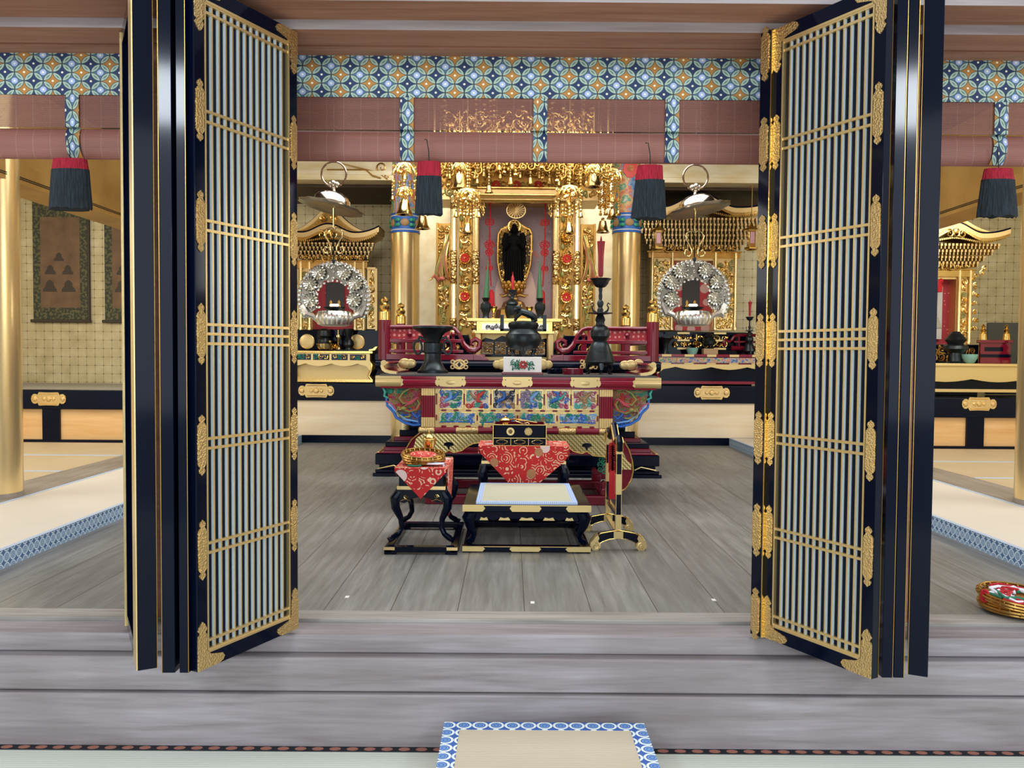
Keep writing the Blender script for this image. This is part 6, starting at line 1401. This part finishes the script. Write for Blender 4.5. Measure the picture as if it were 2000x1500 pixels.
x = X(1360, 10.95, 660)
t = thing('black_pedestal', 'tiered black and gilt pedestal carrying the right side shrine', 'pedestal', (x, 11.05, .768))
obj('pedestal_block', MB().box(x - .62, x + .75, 10.97, 11.25, .768, Z(646, 10.95)), 'black', t, .005)
mb = MB()
for y in (650, 664, 680): mb.box(x - .42, x + .45, 10.90, 10.97, Z(y, 10.95), Z(y - 4, 10.95))
obj('black_tiers', mb, 'black', t)
for y in (650, 664, 680):
    for q in (-.18, .30): mb = MB().box(x + q - .08, x + q + .08, 10.895, 10.90, Z(y, 10.95), Z(y - 3.5, 10.95)); obj('gilt_fitting', mb, 'palegold', t)
mb = MB(); scrolls(mb, x - .3, x + .4, Z(676, 10.95), Z(652, 10.95), 10.95, .04, .01, 66); obj('gilt_carving', mb, 'gold', t)
D = 10.95; mb = MB(); s = D / 1620; f = lambda p, y: (X(p, D, y), 10.86, Z(y, D, 1440))
mb.tube([f(*p) for p in ((1413, 676), (1409, 670), (1414, 665), (1421, 668), (1426, 664), (1431, 657), (1440, 655), (1492, 655))], .02, 8); mb.tube([f(1425, 680), f(1492, 680)], .03, 8); mb.tube([f(1430, 668), f(1492, 668)], .014, 6)
for p in (1440, 1460, 1480): mb.cyl(f(p, 680), f(p, 655), .014, 8)
solo('small_balustrade', mb, 'red', 'small crimson scrolled balustrade right of the tiered pedestal', 'balustrade')
D = 10.8; s = D / 1620; zt = Z(692, 10.72)
xc = X(1300, D, 670); solo('black_vase', MB().lathe([(9 * s, 0), (8 * s, 3 * s), (5 * s, 8 * s), (5 * s, 20 * s), (9 * s, 28 * s), (16 * s, 34 * s), (16 * s, 36 * s)], (xc, D, zt), 18), 'bronze', 'small black flared vase on the crimson table right of the balustrade post', 'vase')
xc = X(1352, 10.77, 685); solo('celadon_bowl', MB().lathe([(5 * s, 0), (8 * s, 2 * s), (11 * s, 10 * s), (11.5 * s, 15 * s), (10 * s, 15 * s), (8 * s, 6 * s)], (xc, 10.77, zt), 20), 'celadon', 'green celadon bowl on the crimson table under the right wreath lamp', 'bowl')
xc = X(1387, 10.79, 685); solo('beige_box', MB().box(xc - 14 * s, xc + 14 * s, 10.75, 10.87, zt, zt + 14 * s), 'bench', 'small beige wooden box right of the celadon bowl', 'box', bevel=.004)
xc = X(1385, 10.81, 665); t = thing('black_censer', 'small black tripod censer standing on the beige wooden box', 'censer', (xc, 10.81, zt + 14 * s))
obj('censer_bowl', MB().lathe([(7 * s, 5 * s), (12 * s, 9 * s), (13 * s, 15 * s), (9 * s, 21 * s), (11 * s, 23 * s), (7 * s, 27 * s), (2 * s, 30 * s)], (xc, 10.81, zt + 14 * s), 18), 'bronze', t)
for a in (-1.57, .52, 2.6): obj('foot', MB().cyl((xc + 8 * s * math.cos(a), 10.81 + 8 * s * math.sin(a), zt + 14 * s), (xc + 9 * s * math.cos(a), 10.81 + 9 * s * math.sin(a), zt + 21 * s), 2 * s, 8), 'bronze', t)
xc = X(1360, 10.86, 670); solo('gilt_flower_stand', MB().lathe([(6 * s, 0), (2 * s, 5 * s), (2 * s, 17 * s), (7 * s, 22 * s), (4 * s, 28 * s), (1.5 * s, 30 * s), (1.5 * s, 42 * s)], (xc, 10.86, zt), 14), 'gold', 'thin gold stemmed stand behind the celadon bowl', 'stand')
candlestick(X(1464, 10.8, 640), 10.8, zt, .41, 'small black candlestick with red candle near the right folding doors', None, 'candleb')
# right alcove
t, x, zz, s, zb = mini_shrine(1831, 10.3, 104, 474, 20, 9, 42, 66, 4, 'gold side shrine with cusped roof in the right alcove, cut by the door', rf=.4, lint=(528, 541), open_hw=38, base_y=672, pic='redpat')
obj('ink_picture', MB().box(x - 20 * s, x + 20 * s, 10.40, 10.42, zz(662), zz(558)), 'paper', t)
mb = MB()
for k, (u, h) in enumerate(((-14, 18), (-6, 34), (0, 26), (7, 40), (12, 20))): mb.prism([(x + (u - 7) * s, zz(640)), (x + u * s, zz(640) + h * s), (x + (u + 8) * s, zz(640))], 'y', 10.392 - k * .001, 10.40)
obj('ink_mountains', mb, 'plaster', t)
mb = MB().tube([(x - 8 * s, 10.28, zz(548)), (x, 10.27, zz(552)), (x + 8 * s, 10.28, zz(548))], .03, 8); mb.lathe([(.03, 0), (.05, -.03), (.05, -.12)], (x, 10.27, zz(552)), 10); obj('red_bow', mb, 'redcord', t)
mb = MB(); D = 10.27
for q in (-1, 1):
    for k in range(7): mb.ball((x + q * (68 + (k % 3) * 5) * s, D, zz(545 + k * 16)), .025, 6); mb.curl((x + q * 72 * s, D, zz(540 + k * 17)), .035, 1.3, k, .009, 0, q, 10)
    for a, b in ((533, 540), (525, 536)): mb.curl((x + q * (78 + b - a) * s, D, zz(a)), .04, 1.3, 1, .01, 0, q, 10)
obj('outer_carving', mb, 'gold', t)
t, a, b, z1, zz, s = stand_table(1740, 2060, 9.78, 710, 766, 'plain', 'wide pale gold topped altar table in the right alcove', .45)
x = X(1831, 10.3, 690); s = 10.3 / 1620
t = thing('black_pedestal', 'black carved pedestal carrying the right alcove shrine', 'pedestal', (x, 10.45, .69))
obj('pedestal_block', MB().box(x - .55, x + .50, 10.28, 10.7, .686, Z(673, 10.3, 1850)), 'black', t, .005)
mb = MB(); scrolls(mb, x - .1, x + .45, Z(705, 10.3, 1850), Z(678, 10.3, 1850), 10.27, .045, .01, 91); obj('gilt_carving', mb, 'goldd', t)
D = 9.95; s = D / 1620; zt = z1; xc = X(1866, D, 690)
solo('black_incense_table', MB().lathe([(20 * s, 0), (14 * s, 4 * s), (12 * s, 20 * s), (24 * s, 28 * s), (22 * s, 34 * s), (14 * s, 38 * s), (20 * s, 46 * s), (12 * s, 56 * s), (6 * s, 62 * s)], (xc, D, zt), 18), 'bronze', 'dark bronze lidded burner on the right alcove table', 'incense burner')
xc = X(1894, 9.85, 700); s = 9.85 / 1620; solo('celadon_bowl', MB().lathe([(6 * s, 0), (9 * s, 2 * s), (14 * s, 11 * s), (15 * s, 18 * s), (13 * s, 18 * s), (10 * s, 6 * s)], (xc, 9.85, zt), 20), 'celadon', 'green celadon bowl on the right alcove table', 'bowl')
D = 10.1; s = D / 1620; a, b = X(1915, D, 680), X(1975, D, 680); t = thing('red_rail', 'short crimson lacquer rail with two gold finials in the right alcove', 'rail', ((a + b) / 2, D, zt))
obj('rail_panel', MB().box(a, b, D, D + .04, zt, zt + 45 * s).box(a - .02, b + .02, D - .02, D + .06, zt + 40 * s, zt + 46 * s), 'red', t, .004)
for xx in (a + .04, b - .05): obj('gilt_finial', MB().lathe([(7 * s, 0), (6 * s, 12 * s), (3 * s, 15 * s), (6 * s, 19 * s), (2 * s, 23 * s), (4 * s, 26 * s), (.5 * s, 31 * s)], (xx, D + .02, zt + 46 * s), 14), 'gold', t)
mb = MB().box(a, b, D + .001 - .004, D, zt + 12 * s, zt + 18 * s).box(a + .05, b - .1, D - .004, D, zt + 24 * s, zt + 32 * s); obj('dark_slots', mb, 'black2', t)
a, b = X(1928, 10.6, 670), X(2010, 10.6, 670); solo('dark_screen', MB().box(a, b, 10.6, 10.64, .69, Z(630, 10.6, 1950)), mat('dark_grey_cloth', '#45463f', .8), 'plain dark grey rectangular board standing against the right alcove wall', 'board', bevel=.02)
candlestick(X(2001, 9.9, 650), 9.9, zt, .40, 'dark candlestick cut by the right edge of the picture', None, 'candleb')
# ============================================================ hanging scrolls in the left alcove
def scroll(p0, p1, q0, q1, label, figs):
    D = 11.76; zz = lambda y: Z(y, D, 120); a, b = X(p0, D, 500), X(p1, D, 500); s = D / 1620; zt = zz(330); zb = zz(627)
    t = thing('hanging_scroll', label, 'scroll', ((a + b) / 2, D, zb), 'hanging scrolls in the left alcove')
    obj('brocade_mount', MB().box(a, b, D, D + .006, zb, zt), 'scrollm', t)
    mb = MB().box(b + .004, b + .030, D - .002, D + .03, zb, zt); obj('mount_edge', mb, 'inkd', t)
    obj('picture', MB().box(X(q0, D, 500), X(q1, D, 500), D - .004, D, zz(601), zz(424)), 'scrollp', t)
    obj('roller', MB().cyl((a - .03, D - .01, zb), (b + .05, D - .01, zb), .022, 12), 'inkd', t)
    obj('hanging_cord', MB().tube([(a + .1, D, zt), ((a + b) / 2, D + .02, zt + .3), (b - .1, D, zt)], .006, 6), 'inkd', t)
    if figs:
        mb = MB(); cx = (X(q0, D) + X(q1, D)) / 2
        for u, y, k in ((0, 510, .9), (-17, 536, 1), (17, 536, 1), (-18, 570, 1.25), (18, 570, 1.25)):
            mb.lathe([(11 * k * s, 0), (10.5 * k * s, 4 * k * s), (6.5 * k * s, 9 * k * s), (6 * k * s, 14 * k * s), (2 * k * s, 18 * k * s)], (cx + u * s, D - .004, zz(y)), 14, 0, sy=.02); mb.ball((cx + u * s, D - .004, zz(y) + 21 * k * s), 3 * k * s, 10, 1, sy=.1)
        obj('seated_figures', mb, ['inkd', 'scrollp'], t)
scroll(64, 170, 79, 156, 'dark green hanging scroll with seated figures, in full between pillar and doors', True)
scroll(204, 310, 219, 296, 'dark green hanging scroll partly hidden by the left folding doors', True)
scroll(-76, 30, -60, 15, 'hanging scroll mostly hidden by the thick left pillar', False)
